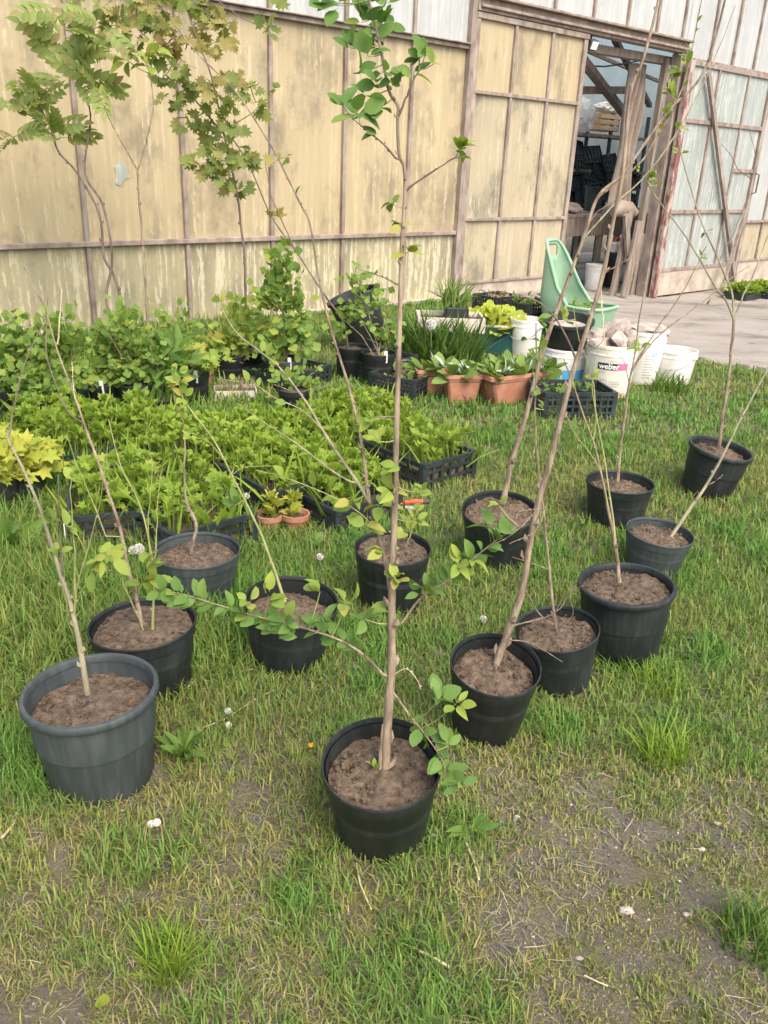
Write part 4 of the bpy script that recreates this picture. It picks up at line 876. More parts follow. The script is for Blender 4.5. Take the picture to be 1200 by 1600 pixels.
# P8
p, y = sap('P8')
p.path([(768, 1056), (780, 1025), (797, 980), (816, 925), (826, 860), (840, 790), (860, 722), (890, 605), (918, 512), (944, 425), (960, 342), (975, 262), (984, 150), (1005, 90), (1030, 0), (1040, -45)], 8.5, 3.0, y, y+.15, 'bark', 'trunk', n=10)
p.branch([(900, 560), (886, 530), (870, 500), (845, 474), (820, 464), (800, 462)], 2.4, 1.0, -.1, 'barkd'); p.branch([(798, 978), (850, 965), (875, 950), (885, 930), (905, 920)], 2.0, .8, -.06, 'bark'); p.branch([(790, 1000), (830, 1005), (880, 1035)], 1.6, .6, -.1, 'bark'); p.branch([(836, 800), (800, 835), (770, 850)], 1.4, .6, -.05, 'bark'); p.branch([(845, 775), (850, 800), (835, 830), (795, 850)], 1.0, .5, -.05, 'bark')
p.branch([(938, 445), (942, 490), (946, 540), (958, 575)], 1.8, .8, -.04, 'straw'); p.branch([(944, 425), (975, 410), (990, 400)], 1.4, .7, -.04, 'bark'); p.branch([(908, 555), (935, 540), (950, 520)], 1.4, .6, .0, 'barkd')
# P9
p, y = sap('P9')
p.path([(872, 1003), (862, 930), (855, 862), (849, 800), (841, 740), (836, 655), (837, 570), (838, 505)], 3.4, 1.4, y, y+.1, 'bark', 'trunk', n=8)
for c in ((838, 502, 4, 22, 6), (850, 512, 3, 22, 5), (828, 530, 3, 22, 6), (845, 545, 4, 20, 8), (845, 610, 4, 18, 6), (850, 640, 4, 18, 8), (832, 560, 4, 20, 8)): p.cluster(*c, shape=OVS, mat='leaf')
for pts in ([(868, 980), (840, 955), (812, 905), (790, 880)], [(866, 960), (885, 925), (915, 915)], [(870, 985), (895, 960), (888, 930)], [(858, 890), (830, 880), (800, 870)], [(852, 830), (875, 800), (890, 760)]): p.branch(pts, 1.3, .5, -.05, 'bark')
# P10
p, y = sap('P10')
p.path([(968, 910), (962, 855), (947, 782), (930, 700), (912, 650), (895, 600), (880, 560)], 4.4, 1.3, y, y+.15, 'bark', 'trunk', n=8)
p.branch([(963, 860), (954, 780), (942, 705), (932, 650), (925, 600), (935, 545)], 2.6, .9, .12, 'twig'); p.branch([(950, 790), (935, 730), (900, 680), (885, 650)], 1.6, .7, .02, 'twig'); p.branch([(930, 690), (928, 600), (905, 530), (895, 480)], 1.6, .6, .1, 'twig')
p.cluster(925, 590, 3, 16, 5, OVS, 'leafy'); p.cluster(880, 500, 8, 22, 14, OVS, 'leafy')
# P11
p, y = sap('P11')
p.path([(1046, 842), (1075, 800), (1108, 752), (1140, 690), (1165, 640), (1196, 580), (1215, 540)], 4.0, 1.6, y, y+.2, 'barkg', 'trunk', n=8); p.branch([(1100, 762), (1120, 750), (1130, 742)], 1.2, .6)
# P12
p, y = sap('P12')
p.path([(965, 752), (970, 690), (980, 620), (988, 572), (998, 505), (1007, 455), (1006, 440)], 3.6, 1.2, y, y+.1, 'bark', 'trunk', n=8)
p.branch([(986, 582), (1025, 516), (1066, 458), (1095, 402), (1105, 385)], 2.3, 1.0, .05); p.branch([(990, 572), (1031, 522), (1098, 472), (1150, 430), (1172, 416)], 1.8, .8, .12); p.branch([(983, 600), (975, 565), (965, 555)], 1.2, .6)
for c in ((1000, 545, 4, 20, 6), (1095, 402, 3, 12, 4), (1110, 470, 2, 10, 4)): p.cluster(*c, shape=OVS, mat='leafy')
# P13
p, y = sap('P13')
p.path([(1123, 702), (1130, 645), (1141, 570), (1147, 500)], 4.2, 3.0, y, y+.05, 'bark', 'trunk', n=8)
b = p.branch([(1147, 500), (1135, 470), (1118, 449), (1085, 392), (1060, 353), (1030, 315), (1012, 285)], 2.6, 1.0, -.05, 'barkg'); c_ = p.branch([(1147, 495), (1142, 455), (1124, 408), (1101, 359), (1080, 295), (1062, 230), (1058, 190)], 2.4, 1.0, .1, 'barkg'); d_ = p.branch([(1148, 495), (1160, 465), (1177, 429), (1191, 394), (1210, 340)], 2.2, 1.0, .1, 'barkg')
p.branch([(1124, 408), (1160, 330), (1180, 250), (1170, 200)], 1.4, .6, .1, 'barkd'); p.branch([(1155, 270), (1140, 240), (1127, 225)], 1.0, .5, 0, 'barkd')
for cc in ((1058, 200, 5, 18, 6), (1062, 240, 4, 14, 5), (1012, 280, 6, 18, 8), (1022, 290, 4, 18, 6), (1102, 362, 3, 14, 4), (1130, 448, 2, 12, 3)): p.cluster(*cc, shape=OVS, mat='leafy')
# extra whips standing in the lawn at the edge of the scene
# ------------------------------------------------------------------ potted trees by the wall
def wall_tree(label, px, py, D=.26, h=.24):
    g = G(px, py); root = thing('potted_tree', label, 'potted tree', (g[0], g[1], float(groundz(g[0], g[1]))), 0, 'potted trees along the greenhouse wall'); pot_parts(root, D, h, 'plain', 'pot', .88, (0, 0)); return Plant(root), g[1]
p, y = wall_tree('tall sumac with feathery leaves on two bare dark stems against the wall', 198, 580)
p.path([(196, 552), (190, 475), (178, 430), (162, 400), (155, 335), (120, 270), (90, 235), (75, 190), (50, 150), (30, 125)], 4.0, 1.6, y, y+.1, 'barkd', 'trunk', n=8)
p.path([(192, 552), (166, 470), (175, 400), (160, 320), (132, 270), (142, 180), (120, 120), (115, 60), (105, 0)], 3.6, 1.5, y-.03, y-.03, 'barkd', 'trunk', n=8)
for i, (cx, cy, n, sz) in enumerate(((30, 125, 5, 55), (62, 165, 5, 65), (80, 200, 4, 60), (20, 215, 3, 60), (95, 215, 3, 50), (120, 115, 5, 70), (110, 60, 5, 70), (130, 85, 4, 65), (100, 20, 5, 65), (150, 130, 4, 65), (145, 60, 3, 70), (70, 140, 3, 50), (160, 40, 3, 60), (20, 175, 3, 50))): p.cluster(cx, cy, n+1, sz*1.15, 6, 'L_FRD', 'sumac', up=.1, twig='barkd', dy=RNG.uniform(-.15, .15), tr=1.1, nb=(.3, -.9, .6))
p, y = wall_tree('slim forked sapling with small leaf tufts on both tips, by the torn pane', 238, 590, .24, .22)
p.path([(236, 562), (230, 480), (225, 400), (219, 320), (215, 266)], 3.0, 2.4, y, y, 'bark', 'trunk', n=8); p.branch([(215, 266), (195, 230), (175, 195), (160, 160)], 2.0, 1.0, .05); p.branch([(216, 264), (230, 215), (240, 165), (234, 115)], 2.0, 1.0, .05)
for c in ((234, 105, 6, 28, 10), (225, 90, 6, 30, 12), (240, 80, 5, 30, 10), (160, 155, 4, 20, 8), (200, 95, 5, 32, 14)): p.cluster(*c, shape=OVS, mat='leafy')
p, y = wall_tree('leafy maple with a dense green and yellowish crown on one thin trunk', 388, 590, .3, .26)
p.path([(386, 560), (384, 480), (382, 400), (376, 350), (370, 300), (350, 210), (330, 120), (300, 40), (280, -30)], 3.2, 1.5, y, y+.1, 'barkd', 'trunk', n=8)
p.branch([(350, 210), (300, 150), (260, 90), (200, 30)], 1.8, .9, .2, 'barkd'); p.branch([(340, 170), (380, 140), (405, 130)], 1.5, .8, -.1, 'barkd'); p.branch([(300, 40), (330, 20), (350, -10)], 1.4, .8, .0, 'barkd')
mapc = [(315, 255, 11, 'maple'), (350, 250, 12, 'maple'), (335, 230, 11, 'maple'), (375, 235, 11, 'maple'), (345, 275, 11, 'maple'), (372, 285, 8, 'maple'), (395, 250, 8, 'mapley'), (330, 195, 12, 'maple'), (300, 185, 10, 'maple'), (360, 190, 10, 'maple'), (345, 165, 12, 'maple'), (270, 150, 11, 'maple'), (300, 130, 12, 'maple'), (330, 130, 11, 'mapley'), (385, 135, 11, 'maple'), (400, 160, 7, 'maple'), (360, 115, 9, 'mapley'), (280, 100, 11, 'maple'), (255, 120, 9, 'maple'), (270, 60, 11, 'mapley'), (300, 60, 9, 'mapley'), (325, 70, 9, 'mapley'), (240, 40, 9, 'maple'), (215, 60, 8, 'maple'), (190, 20, 10, 'mapley'), (175, 40, 8, 'mapley'), (225, 10, 10, 'maple'), (300, 10, 8, 'maple'), (340, 30, 8, 'maple'), (160, 10, 6, 'sumac'), (260, 0, 8, 'maple')]
for cx, cy, n, mt_ in mapc: p.cluster(cx, cy, int(n*1.15), 26, 20, 'L_MAP', mt_, up=-.25, dy=RNG.uniform(-.25, .2), twig='barkd', tr=.8, nb=(.3, -1.0, .5))
for k_ in range(14): p.cluster(RNG.uniform(150, 420), RNG.uniform(-10, 60), 6, 25, 18, 'L_MAP', 'maple' if k_ % 2 else 'mapley', up=-.2, twig='barkd', tr=.7, nb=(.3, -1, .5))
p, y = wall_tree('leaning bare sapling with reddish bark slanting over the currant bushes', 548, 590, .26, .24)
p.path([(546, 565), (537, 505), (510, 465), (487, 430), (463, 393), (428, 345), (405, 296), (385, 250), (345, 190)], 2.6, 1.2, y, y+.1, 'barkd', 'trunk', n=7); p.branch([(463, 393), (440, 345), (422, 300), (415, 255)], 1.4, .8, .05, 'barkd')
for c in ((430, 340, 5, 24, 10), (428, 395, 4, 26, 10), (445, 245, 5, 18, 8), (432, 140, 3, 18, 6)): p.cluster(*c, shape='L_MAP', mat='mapley' if c[1] > 300 else 'maple')
# ------------------------------------------------------------------ currant bushes in black pots
def bush(label, px, py, D, h, crown_px, crad, shape, mat, nleaf, size, stems=5, group='currant bushes in black pots', square=False, tagged=False, mt='pot'):
    g = G(px, py); z0 = float(groundz(g[0], g[1])); root = thing('potted_bush', label, 'potted bush', (g[0], g[1], z0), random.uniform(-.1, .1), group)
    pot_parts(root, D, h, 'plain', mt, .88, (0, 0)); y = g[1]; cs = []
    for cx, cy in crown_px:
        q = ray(cx, cy); cs.append(CP+q*((y+random.uniform(-.06, .06))/q[1])-np.array([g[0], g[1], z0]))
    m = MB()
    for c in cs:
        for k in range(max(1, stems//len(cs))):
            e = c+RNG.normal(0, 1, 3)*np.array(crad)*.5; m2 = (e*.5+np.array([0, 0, h*.4]))*np.array([.8, .8, 1])
            m.tube([(RNG.normal(0, .02), RNG.normal(0, .02), h*.8), m2, e], [.005, .004, .002], 5)
    m.build('stems', 'bark', root, kind='stuff')
    T = []
    for c in cs:
        n = nleaf//len(cs); d = RNG.normal(0, 1, (n, 3)); d /= np.linalg.norm(d, axis=1, keepdims=True); r = RNG.random((n, 1))**.45
        T.append(c+d*r*np.array(crad)*(1+.25*RNG.normal(0, 1, (n, 1))))
    T = np.concatenate(T); n = len(T); out = T-np.array([0, 0, T[:, 2].mean()-.1]); out[:, 2] -= .05; out /= np.linalg.norm(out, axis=1, keepdims=True)+1e-6
    d = out+RNG.normal(0, .5, (n, 3)); nn = np.array([.1, -.6, .9])+RNG.normal(0, .45, (n, 3))
    T[:, 2] = np.where(T[:, 2] < h*1.05, h*1.05+RNG.random(n)*.12, T[:, 2])
    o = link('foliage', inst('foliage', shape[0], shape[1], frames(d, nn, size*RNG.uniform(.6, 1.2, n)), T), mat, root); o['kind'] = 'stuff'
    if tagged: MB().box((.06, -D*.42, h*.95), (.025, .003, .09), Matrix.Rotation(.15, 3, 'X')).build('plant_tag', 'white_tag', root)
    return root
shared = 'bushy green currant in a black pot in the row behind the seedling trays'
for (px, py, D, cp, cr_, n, tg) in ((12, 664, .25, [(10, 560), (0, 600), (25, 530)], (.13, .12, .14), 330, 0), (62, 672, .25, [(60, 560), (75, 595), (50, 600)], (.13, .12, .14), 340, 0), (112, 664, .25, [(105, 545), (110, 590), (95, 520)], (.13, .12, .13), 340, 0), (160, 652, .25, [(165, 590), (165, 540)], (.11, .1, .12), 240, 1), (214, 652, .25, [(200, 510), (215, 550), (195, 580)], (.13, .12, .13), 320, 0)):
    bush(shared, px, py, D, .235, cp, cr_, L_CUR, 'currant', int(n*1.15), .046, 6, tagged=bool(tg))
bush('tall broad-leaved currant bush in a grey pot in front of the yellow panes', 445, 610, .27, .24, [(430, 540), (455, 470), (420, 470), (440, 420), (470, 520)], (.13, .13, .15), L_CUR, 'currant', 400, .062, 8, tagged=True, mt='potg')
bush('slender upright currant with small scalloped leaves beside the tipped black tub', 590, 602, .26, .25, [(565, 440), (560, 480), (590, 470), (600, 520), (540, 500)], (.12, .12, .14), L_CUR, 'currant', 190, .046, 5, tagged=True)
bush('golden yellow-leaved bush in a black pot between the maple and sumac', 360, 600, .26, .24, [(350, 530), (385, 520), (375, 560), (335, 550), (370, 490)], (.15, .14, .12), L_MAP, 'leafy', 210, .075, 5)
bush('sparse yellow-green maple seedling in a dark pot with a terracotta label', 300, 632, .26, .24, [(300, 590), (320, 600), (285, 560)], (.12, .12, .1), L_MAP, 'leafy', 70, .09, 4, tagged=True)
bush('weedy clump of long pale leaves growing beside the dark currant pots', 252, 650, .2, .12, [(250, 590), (265, 560), (240, 620)], (.14, .12, .14), L_NAR, 'weed', 150, .14, 4)
bush('green leafy shrub in a pot close to the greenhouse kerb behind the maple trunk', 275, 590, .25, .24, [(275, 500), (260, 530), (300, 520)], (.16, .14, .14), L_OV2, 'currant', 120, .06, 4)
bush('small leafy seedling pot tucked below the tall broad-leaved currant', 460, 650, .22, .18, [(440, 600), (480, 600), (460, 620)], (.14, .12, .06), L_OV2, 'currant', 120, .05, 4)
# ------------------------------------------------------------------ seedling trays, aligned with the wall
inw = -wn
poly = np.array([(-2.9, 4.75), (-1.6, 4.72), (-0.55, 5.0), (-.02, 5.4), (.36, 5.15), (.16, 4.4), (-.2, 3.95), (-.75, 3.55), (-1.1, 3.3), (-1.45, 3.45), (-2.0, 3.7), (-2.9, 3.9)])
def inpoly(x, y):
    c = False; n = len(poly)
    for i in range(n):
        x1, y1 = poly[i]; x2, y2 = poly[(i+1) % n]
        if (y1 > y) != (y2 > y) and x < (x2-x1)*(y-y1)/(y2-y1)+x1: c = not c
    return c
tray_lab = 'black crate packed with bright green celery seedlings in the block of crates'
cnt = 0
for i in range(-8, 9):
    for j in range(-4, 6):
        c = np.array([-1.0, 4.1])+wd[:2]*(.425*i)+inw[:2]*(.64*j+.10*(i % 2))+RNG.normal(0, .012, 2)
        if not inpoly(c[0], c[1]) or np.hypot(c[0]+1.2, c[1]-3.5) < .47: continue
        if any(np.hypot(c[0]-b[0], c[1]-b[1]) < .36 for b, D, h in POTW.values()): continue
        z = float(groundz(c[0], c[1])); sh_, mt_ = (L_CEL, 'celery')
        plant_crate('seedling_crate', tray_lab, (c[0], c[1], z-.005), WA+random.uniform(-.03, .03), .41, .62, .11, L_SPAT if cnt % 3 == 1 else sh_, mt_, .034 if cnt % 3 == 1 else .040, 120, 14, .13+.08*random.random(), up=.9, weedy=True, group='celery seedling crates', posts=5); cnt += 1
print('celery trays', cnt)
def at_corner(px, py, zc, L, Wd, rz):   # place so that the near corner (local +x,-y ... nearest the camera) sits at the pixel
    g = G0(px, py, zc); c, s_ = math.cos(rz), math.sin(rz); return g
# crates that show their walls
def crate_at(px, py, zc, du, dv): g = G0(px, py, zc); return np.array([g[0]+wd[0]*du+inw[0]*dv, g[1]+wd[1]*du+inw[1]*dv])
for (px, py, lab, nm, nl, sh_, mt_, sz, Hh) in (
  (745, 702, 'black lattice crate of sparse seedlings on the lawn below the terracotta planters', 26, 7, L_CEL, 'celery', .05, .16),
  (533, 742, 'dark crate with a high bare wall behind the orange-handled pruning shears', 20, 7, L_CEL, 'celery', .05, .17),
  (400, 800, 'dark crate with a slatted wall beside the two small terracotta pots', 16, 7, L_CEL, 'celery', .055, .17),
  (258, 872, 'black crate of weeds and seedlings with a white tag behind the crooked-stem pot', 22, 8, L_CEL, 'celery', .055, .17),
  (628, 770, 'low dark crate of mixed seedlings half sunk in long grass', 22, 7, L_CEL, 'celery', .05, .12)):
    c = crate_at(px, py, Hh, -.2, .3) if px != 258 else np.array([-1.22, 3.5]); z = float(groundz(c[0], c[1]))
    cr_ = plant_crate('seedling_crate', lab, (c[0], c[1], z), WA if px != 258 else .32, .40, .60, Hh, sh_, mt_, sz*.85, nm*2, nl+4, .15, group=None, weedy=True)
    if px == 258: MB().box((-.215, -.29, .07), (.004, .035, .13)).build('tag', 'white_tag', cr_)
# more crates between
for (px, py, rz, lab) in ((450, 600, .25, 'shallow black crate of stubby brown stems by the white seed tray'), (590, 585, .2, 'empty black lattice crate lying by the tipped black tub'), (640, 608, .3, 'small black crate with dry leaves beside the terracotta planters')):
    g = G(px, py); plant_crate('black_crate', lab, (g[0], g[1], float(groundz(g[0], g[1]))), WA+rz, .55, .38, .15, L_OV2, 'prim', .05, 10 if px != 590 else 0, 4, .05, slats=3, posts=9)
g = G(895, 652); c = plant_crate('black_crate', 'black lattice crate with dark pots in front of the printed cream bucket', (g[0], g[1]+.15, float(groundz(g[0], g[1]))), WA-.55, .52, .36, .19, L_CEL, 'weed', .08, 4, 4, .04, slats=3, posts=10, soil=False)
for k, (x, y_) in enumerate(((-.14, .05), (.0, -.06), (.13, .07))):
    pp = thing('small_pot', ('small black empty pot inside the crate by the printed bucket',)[0], 'pot', tuple(c.matrix_basis @ Vector((x, y_, .02))), 0, 'empty black pots inside the lattice crate'); MB().lathe([(0, 0), (.045, 0), (.062, .11), (.066, .11), (.066, .13), (.058, .13), (.042, .01)], 20).build('pot', 'pot', pp); MB().lathe([(0, .09), (.055, .088)], 16).build('soil', 'soil', pp)
# white seed tray
g = G(368, 626); wt = thing('seed_tray', 'pale plastic seed tray of dry brown stubble between the bushes', 'tray', (g[0], g[1], float(groundz(g[0], g[1]))), WA-.5)
for s_ in (-1, 1): MB().box((0, s_*.12, .07), (.40, .012, .1)).build('side', 'styro', wt); MB().box((s_*.2, 0, .07), (.012, .229, .1)).build('side', 'styro', wt); MB().box((s_*.15, 0, .02), (.04, .2, .04)).build('foot', 'styro', wt)
MB().box((0, 0, .06), (.388, .228, .06)).build('soil', 'soil', wt)
m = MB()
for _ in range(90): x, y_ = RNG.uniform(-.18, .18), RNG.uniform(-.1, .1); m.tube([(x, y_, .08), (x+RNG.normal(0, .015), y_+RNG.normal(0, .015), .08+RNG.uniform(.05, .16))], .002, 3)
m.build('stubble', 'bark', wt, kind='stuff')
wt.scale = (.7, .7, .7)
# tipped black tub
g = G(578, 552); tb = thing('black_tub', 'large black plastic tub standing tilted against the wall kerb', 'tub', (g[0], g[1]+.1, float(groundz(g[0], g[1]))+.05), .3)
o = MB().lathe([(0, 0), (.16, 0), (.17, .02), (.22, .46), (.235, .46), (.235, .49), (.21, .49), (.155, .05), (0, .04)], 32).build('shell', 'pot', tb); o.rotation_euler = (-.05, -.38, 0)
# chives clump and puff balls
def blades(name, label, cat, px, py, n, L, spread, mat, lean=.25, wdt=.045, group=None):
    g = G(px, py); z = float(groundz(g[0], g[1])); a = RNG.uniform(0, 6.28, n); r = spread*np.sqrt(RNG.random(n)); T = np.stack([r*np.cos(a), r*np.sin(a), np.full(n, -.01)], 1)
    ph = RNG.uniform(0, 6.28, n); le = np.abs(RNG.normal(0, lean, n)); d = np.stack([np.cos(ph)*np.sin(le), np.sin(ph)*np.sin(le), np.cos(le)], 1); nn = np.stack([-np.cos(ph), -np.sin(ph), np.full(n, .3)], 1)+RNG.normal(0, .2, (n, 3))
    bv = L_BLADE[0]*np.array([wdt/.045, 1, 1]); o = link(name, inst(name, bv, L_BLADE[1], frames(d, nn, L*RNG.uniform(.5, 1.1, n)), T), mat, None, (g[0], g[1], z)); tag(o, label, cat, group); return o
blades('chive_clump', 'tall clump of dark green chive leaves growing by the wall corner', 'plant', 690, 565, 620, .46, .30, 'chive', .3, .024)
blades('chive_clump', 'smaller tuft of grassy leaves between the chives and the kerb', 'plant', 640, 560, 220, .36, .22, 'chive', .35, .024)
def puff(label, px, py, hgt_px, r, group='white dandelion seed heads'):
    g = G(px, py+hgt_px); z = float(groundz(g[0], g[1])); q = ray(px, py); c = CP+q*(g[1]/q[1])-np.array([g[0], g[1], z])
    root = thing('dandelion', label, 'dandelion', (g[0], g[1], z), 0, group); MB().tube([(0, 0, -.01), c*np.array([.3, .3, .5]), c], .0025, 5).build('stem', 'twig', root)
    blob('seed_core', 'puff', None, None, c, (r*.72,)*3, int(abs(px)), .25, 2, parent=root)
    n = 140; d = RNG.normal(0, 1, (n, 3)); d /= np.linalg.norm(d, axis=1, keepdims=True)
    bv = np.array([[-.03, 0, 0], [.03, 0, 0], [.0, .75, 0], [-.28, 1, .1], [.28, 1, -.1], [0, 1.0, .28]]); bf = np.array([[0, 1, 2], [2, 4, 3], [2, 5, 3], [2, 4, 5]])
    o = link('seed_head', inst('seed_head', bv, bf, frames(d, RNG.normal(0, 1, (n, 3)), np.full(n, r)), np.repeat(c[None], n, 0)), 'puff', root); return root
puff('round white dandelion clock on a tall stem in front of the chives', 673, 507, 70, .045)
puff('pair of white fluffy dandelion heads beside the crooked-stem pot', 217, 858, 40, .022); puff('pair of white fluffy dandelion heads beside the crooked-stem pot', 208, 860, 38, .018)
for k, (x, y_, h_) in enumerate(((356, 1111, 14), (357, 1133, 10), (245, 1285, 6), (236, 1288, 5), (675, 1308, 8), (808, 1280, 5), (755, 968, 12), (683, 455, 80), (385, 775, 40), (500, 870, 18))): puff('small shaggy white dandelion head low in the grass', x, y_, h_, .010 if y_ > 1000 else .015, 'low dandelion heads in the lawn')
# teal crates, trough, lettuce
g = G(700, 562); tc = plant_crate('teal_crate', 'dark teal crate behind the chives carrying a beige trough', (g[0], g[1]+.15, 0), WA-.7, .55, .38, .24, L_CEL, 'celery', .05, 0, 0, 0, 'teal', soil=False, solid=True)
q0 = np.array(tc.location)+np.array([0, 0, .245]); tg = thing('trough', 'beige plastic trough with a black pot of wispy grass on the teal crate', 'trough', q0, WA-.7)
m = MB()
for s_ in (-1, 1): m.box((0, s_*.18, .06), (.58, .02, .12)); m.box((s_*.28, 0, .06), (.02, .34, .12))
m.box((0, 0, .01), (.56, .36, .02)); m.build('shell', 'styro', tg); MB().box((0, 0, .05), (.53, .33, .06)).build('soil', 'soil', tg); o = MB().box((.05, -.02, .13), (.2, .2, .14), bev=.01).build('inner_pot', 'pot', tg)
n = 70; T = np.stack([RNG.uniform(-.06, .16, n), RNG.uniform(-.1, .08, n), np.full(n, .19)], 1); d = RNG.normal(0, .45, (n, 3)); d[:, 2] = 1
o = link('grass_leaves', inst('grass_leaves', L_BLADE[0]*np.array([.6, 1, 1]), L_BLADE[1], frames(d, RNG.normal(0, 1, (n, 3))+np.array([0, 0, .3]), RNG.uniform(.15, .3, n)), T), 'prim', tg); o['kind'] = 'stuff'
g = G(770, 552); lc = plant_crate('lettuce_crate', 'teal crate brimming with pale yellow-green lettuce beside the white bucket', (g[0], g[1]+.12, 0), WA-.75, .5, .36, .25, L_CUR, 'lettuce', .11, 16, 13, .14, 'teal', solid=True, up=.55)
m = MB()
for s_ in (-1, 1): m.box((0, s_*.182, .255), (.52, .014, .02)); m.box((s_*.252, 0, .255), (.014, .348, .02))
m.build('rim', 'styro', lc)
for (px, py, lab) in ((775, 500, 'black crate of dry seedlings against the concrete plinth'), (822, 512, 'black lattice crate of twigs behind the green cart')):
    g = G(px, py); plant_crate('black_crate', lab, (g[0], g[1]+.05, float(groundz(g[0], g[1]))), WA, .42, .34, .26, L_OV3, 'dryleaf' if px < 800 else 'prim', .06, 14, 5, .12, slats=4, posts=9)
# buckets
def face(g): return math.atan2(-g[0], g[1])      # turns local -Y towards the camera
def patch(b, R0, R1, h, a0, a1, z0, z1, mat, name='label_print', lift=.0012):
    m = MB(); n = 14; V = []; F = []
    for i in range(n+1):
        a = a0+(a1-a0)*i/n
        for z in (z0, z1): r = R0+(R1-R0)*z/h+lift; V.append((r*math.sin(a), -r*math.cos(a), z))
    for i in range(n): F.append((2*i, 2*i+2, 2*i+3, 2*i+1))
    m.add(V, F, True); return m.build(name, mat, b)
def wrap_text(b, txt, R0, R1, h, ac, zc, size, mat, lift=.002):
    cu_ = bpy.data.curves.new('t', 'FONT'); cu_.body = txt; cu_.size = size; cu_.align_x = 'CENTER'; cu_.align_y = 'CENTER'; cu_.offset = size*.02; cu_.resolution_u = 3
    o = bpy.data.objects.new('t', cu_); COL.objects.link(o); bpy.context.view_layer.update()
    me = bpy.data.meshes.new_from_object(o.evaluated_get(bpy.context.evaluated_depsgraph_get())); bpy.data.objects.remove(o)
    for v in me.vertices:
        z = zc+v.co.y; r = R0+(R1-R0)*z/h+lift; a = ac+v.co.x/r; v.co = (r*math.sin(a), -r*math.cos(a), z)
    me.materials.clear(); return link('lettering', me, mat, b)
g = G(952, 622); D, h = .385, .40
bw = bucket('printed_bucket', 'cream plaster bucket printed with a black and pink band and full of rubble', (g[0], g[1]+.12, 0), D, h, 'cream', face(g)+.06, False, taper=.86)
R0, R1 = D/2*.86, D/2*.965*1.03
patch(bw, R0, R1, h, -.55, .25, .225, .275, 'black'); patch(bw, R0, R1, h, .25, .72, .227, .277, 'pink', lift=.0016); wrap_text(bw, 'weber', R0, R1, h, -.08, .25, .058, 'inkw')
patch(bw, R0, R1, h, -.95, .8, .008, .05, 'inkr'); patch(bw, R0, R1, h, -1.05, -.45, .09, .19, 'inky'); wrap_text(bw, 'weber', R0, R1, h, .1, .068, .035, 'black')
for (a0, a1, z0, z1) in ((-.52, -.46, .15, .18), (-.62, -.45, .10, .13), (-.36, -.1, .095, .1), (-.36, -.1, .145, .15), (-.36, -.345, .1, .145), (-.115, -.1, .1, .145), (.02, .06, .13, .145), (.02, .06, .11, .12), (.02, .06, .09, .1), (.1, .45, .132, .138), (.1, .5, .118, .124), (.1, .4, .1, .106), (-.5, -.2, .205, .21), (-.05, .3, .29, .295)): patch(bw, R0, R1, h, a0, a1, z0, z1, 'inkg', lift=.002)
c0 = np.array(bw.location)+np.array([0, 0, h])
MB().lathe([(0, h*.86), (D*.44, h*.85)], 20).build('contents', 'stone', bw)
for k, (dx, dy, dz, sx, sy, sz) in enumerate(((-.1, -.06, -.0, .09, .07, .05), (.02, -.08, .03, .11, .07, .055), (.12, .0, .01, .08, .09, .06), (-.02, .08, .04, .1, .08, .06), (.08, .09, .07, .1, .07, .05), (-.11, .06, .02, .07, .08, .05), (.01, .0, .07, .09, .06, .04))):
    o = blob('rubble_piece', 'stone', 'jagged lump of grey-brown rubble heaped in the printed cream bucket', 'rubble', c0+np.array([dx, dy, dz]), (sx, sy, sz), 40+k, .55, 2, 'rubble lumps in the printed bucket', None, 1.6)
    o.rotation_euler = (k*.7, k*.4, k); o.data.polygons.foreach_set('use_smooth', [False]*len(o.data.polygons))
g = G(1003, 602); b = bucket('white_bucket', 'white bucket with small print on its side behind the rubble bucket', (g[0], g[1]+.14, 0), .36, .42, 'white', face(g)+.3, False, taper=.78); R0, R1 = .18*.78, .18*.965*1.03
for k in range(9): patch(b, R0, R1, .42, -.1, .35+.1*math.sin(k*2.3), .06+.022*k, .068+.022*k, 'inkg')
for k in range(3): patch(b, R0, R1, .42, .2, .5, .24+.02*k, .25+.02*k, 'blue')
blob('rubble_piece', 'stone', 'pale rubble slab lying across the white bucket with small print', 'rubble', np.array([g[0]+.02, g[1]+.12, .42]), (.16, .12, .05), 55, .4, 3)
g = G(1055, 602); bucket('white_bucket', 'dirty white bucket with wire handle standing alone on the grass edge', (g[0], g[1]+.12, 0), .34, .27, 'white', face(g)-.35, True)
g = G(820, 558); bucket('white_bucket', 'whitewash-stained bucket with wire handle beside the lettuce crate', (g[0], g[1]+.1, 0), .30, .33, 'white', face(g)-.4, True)
g = G(882, 606); b = bucket('white_bucket', 'white bucket with a blue and orange printed band carrying a black tub', (g[0], g[1]+.12, 0), .37, .30, 'white', face(g), False); R0, R1 = .185*.84, .185*.965*1.03
patch(b, R0, R1, .30, -1.2, -.1, .07, .15, 'blue'); patch(b, R0, R1, .30, -.02, 1.2, .07, .15, 'blue'); patch(b, R0, R1, .30, -.2, .7, .02, .06, 'inkor')
tb = thing('black_tub', 'black tub of ashy soil resting on the blue-banded white bucket', 'tub', (g[0]-.01, g[1]+.12, .302), face(g)); MB().lathe([(0, 0), (.14, 0), (.155, .015), (.185, .20), (.2, .2), (.2, .22), (.18, .22), (.165, .12)], 32).build('shell', 'pot', tb); MB().lathe([(0, .17), (.08, .172), (.17, .155)], 24).build('contents', 'stone', tb)
tb.rotation_euler[0] = .16
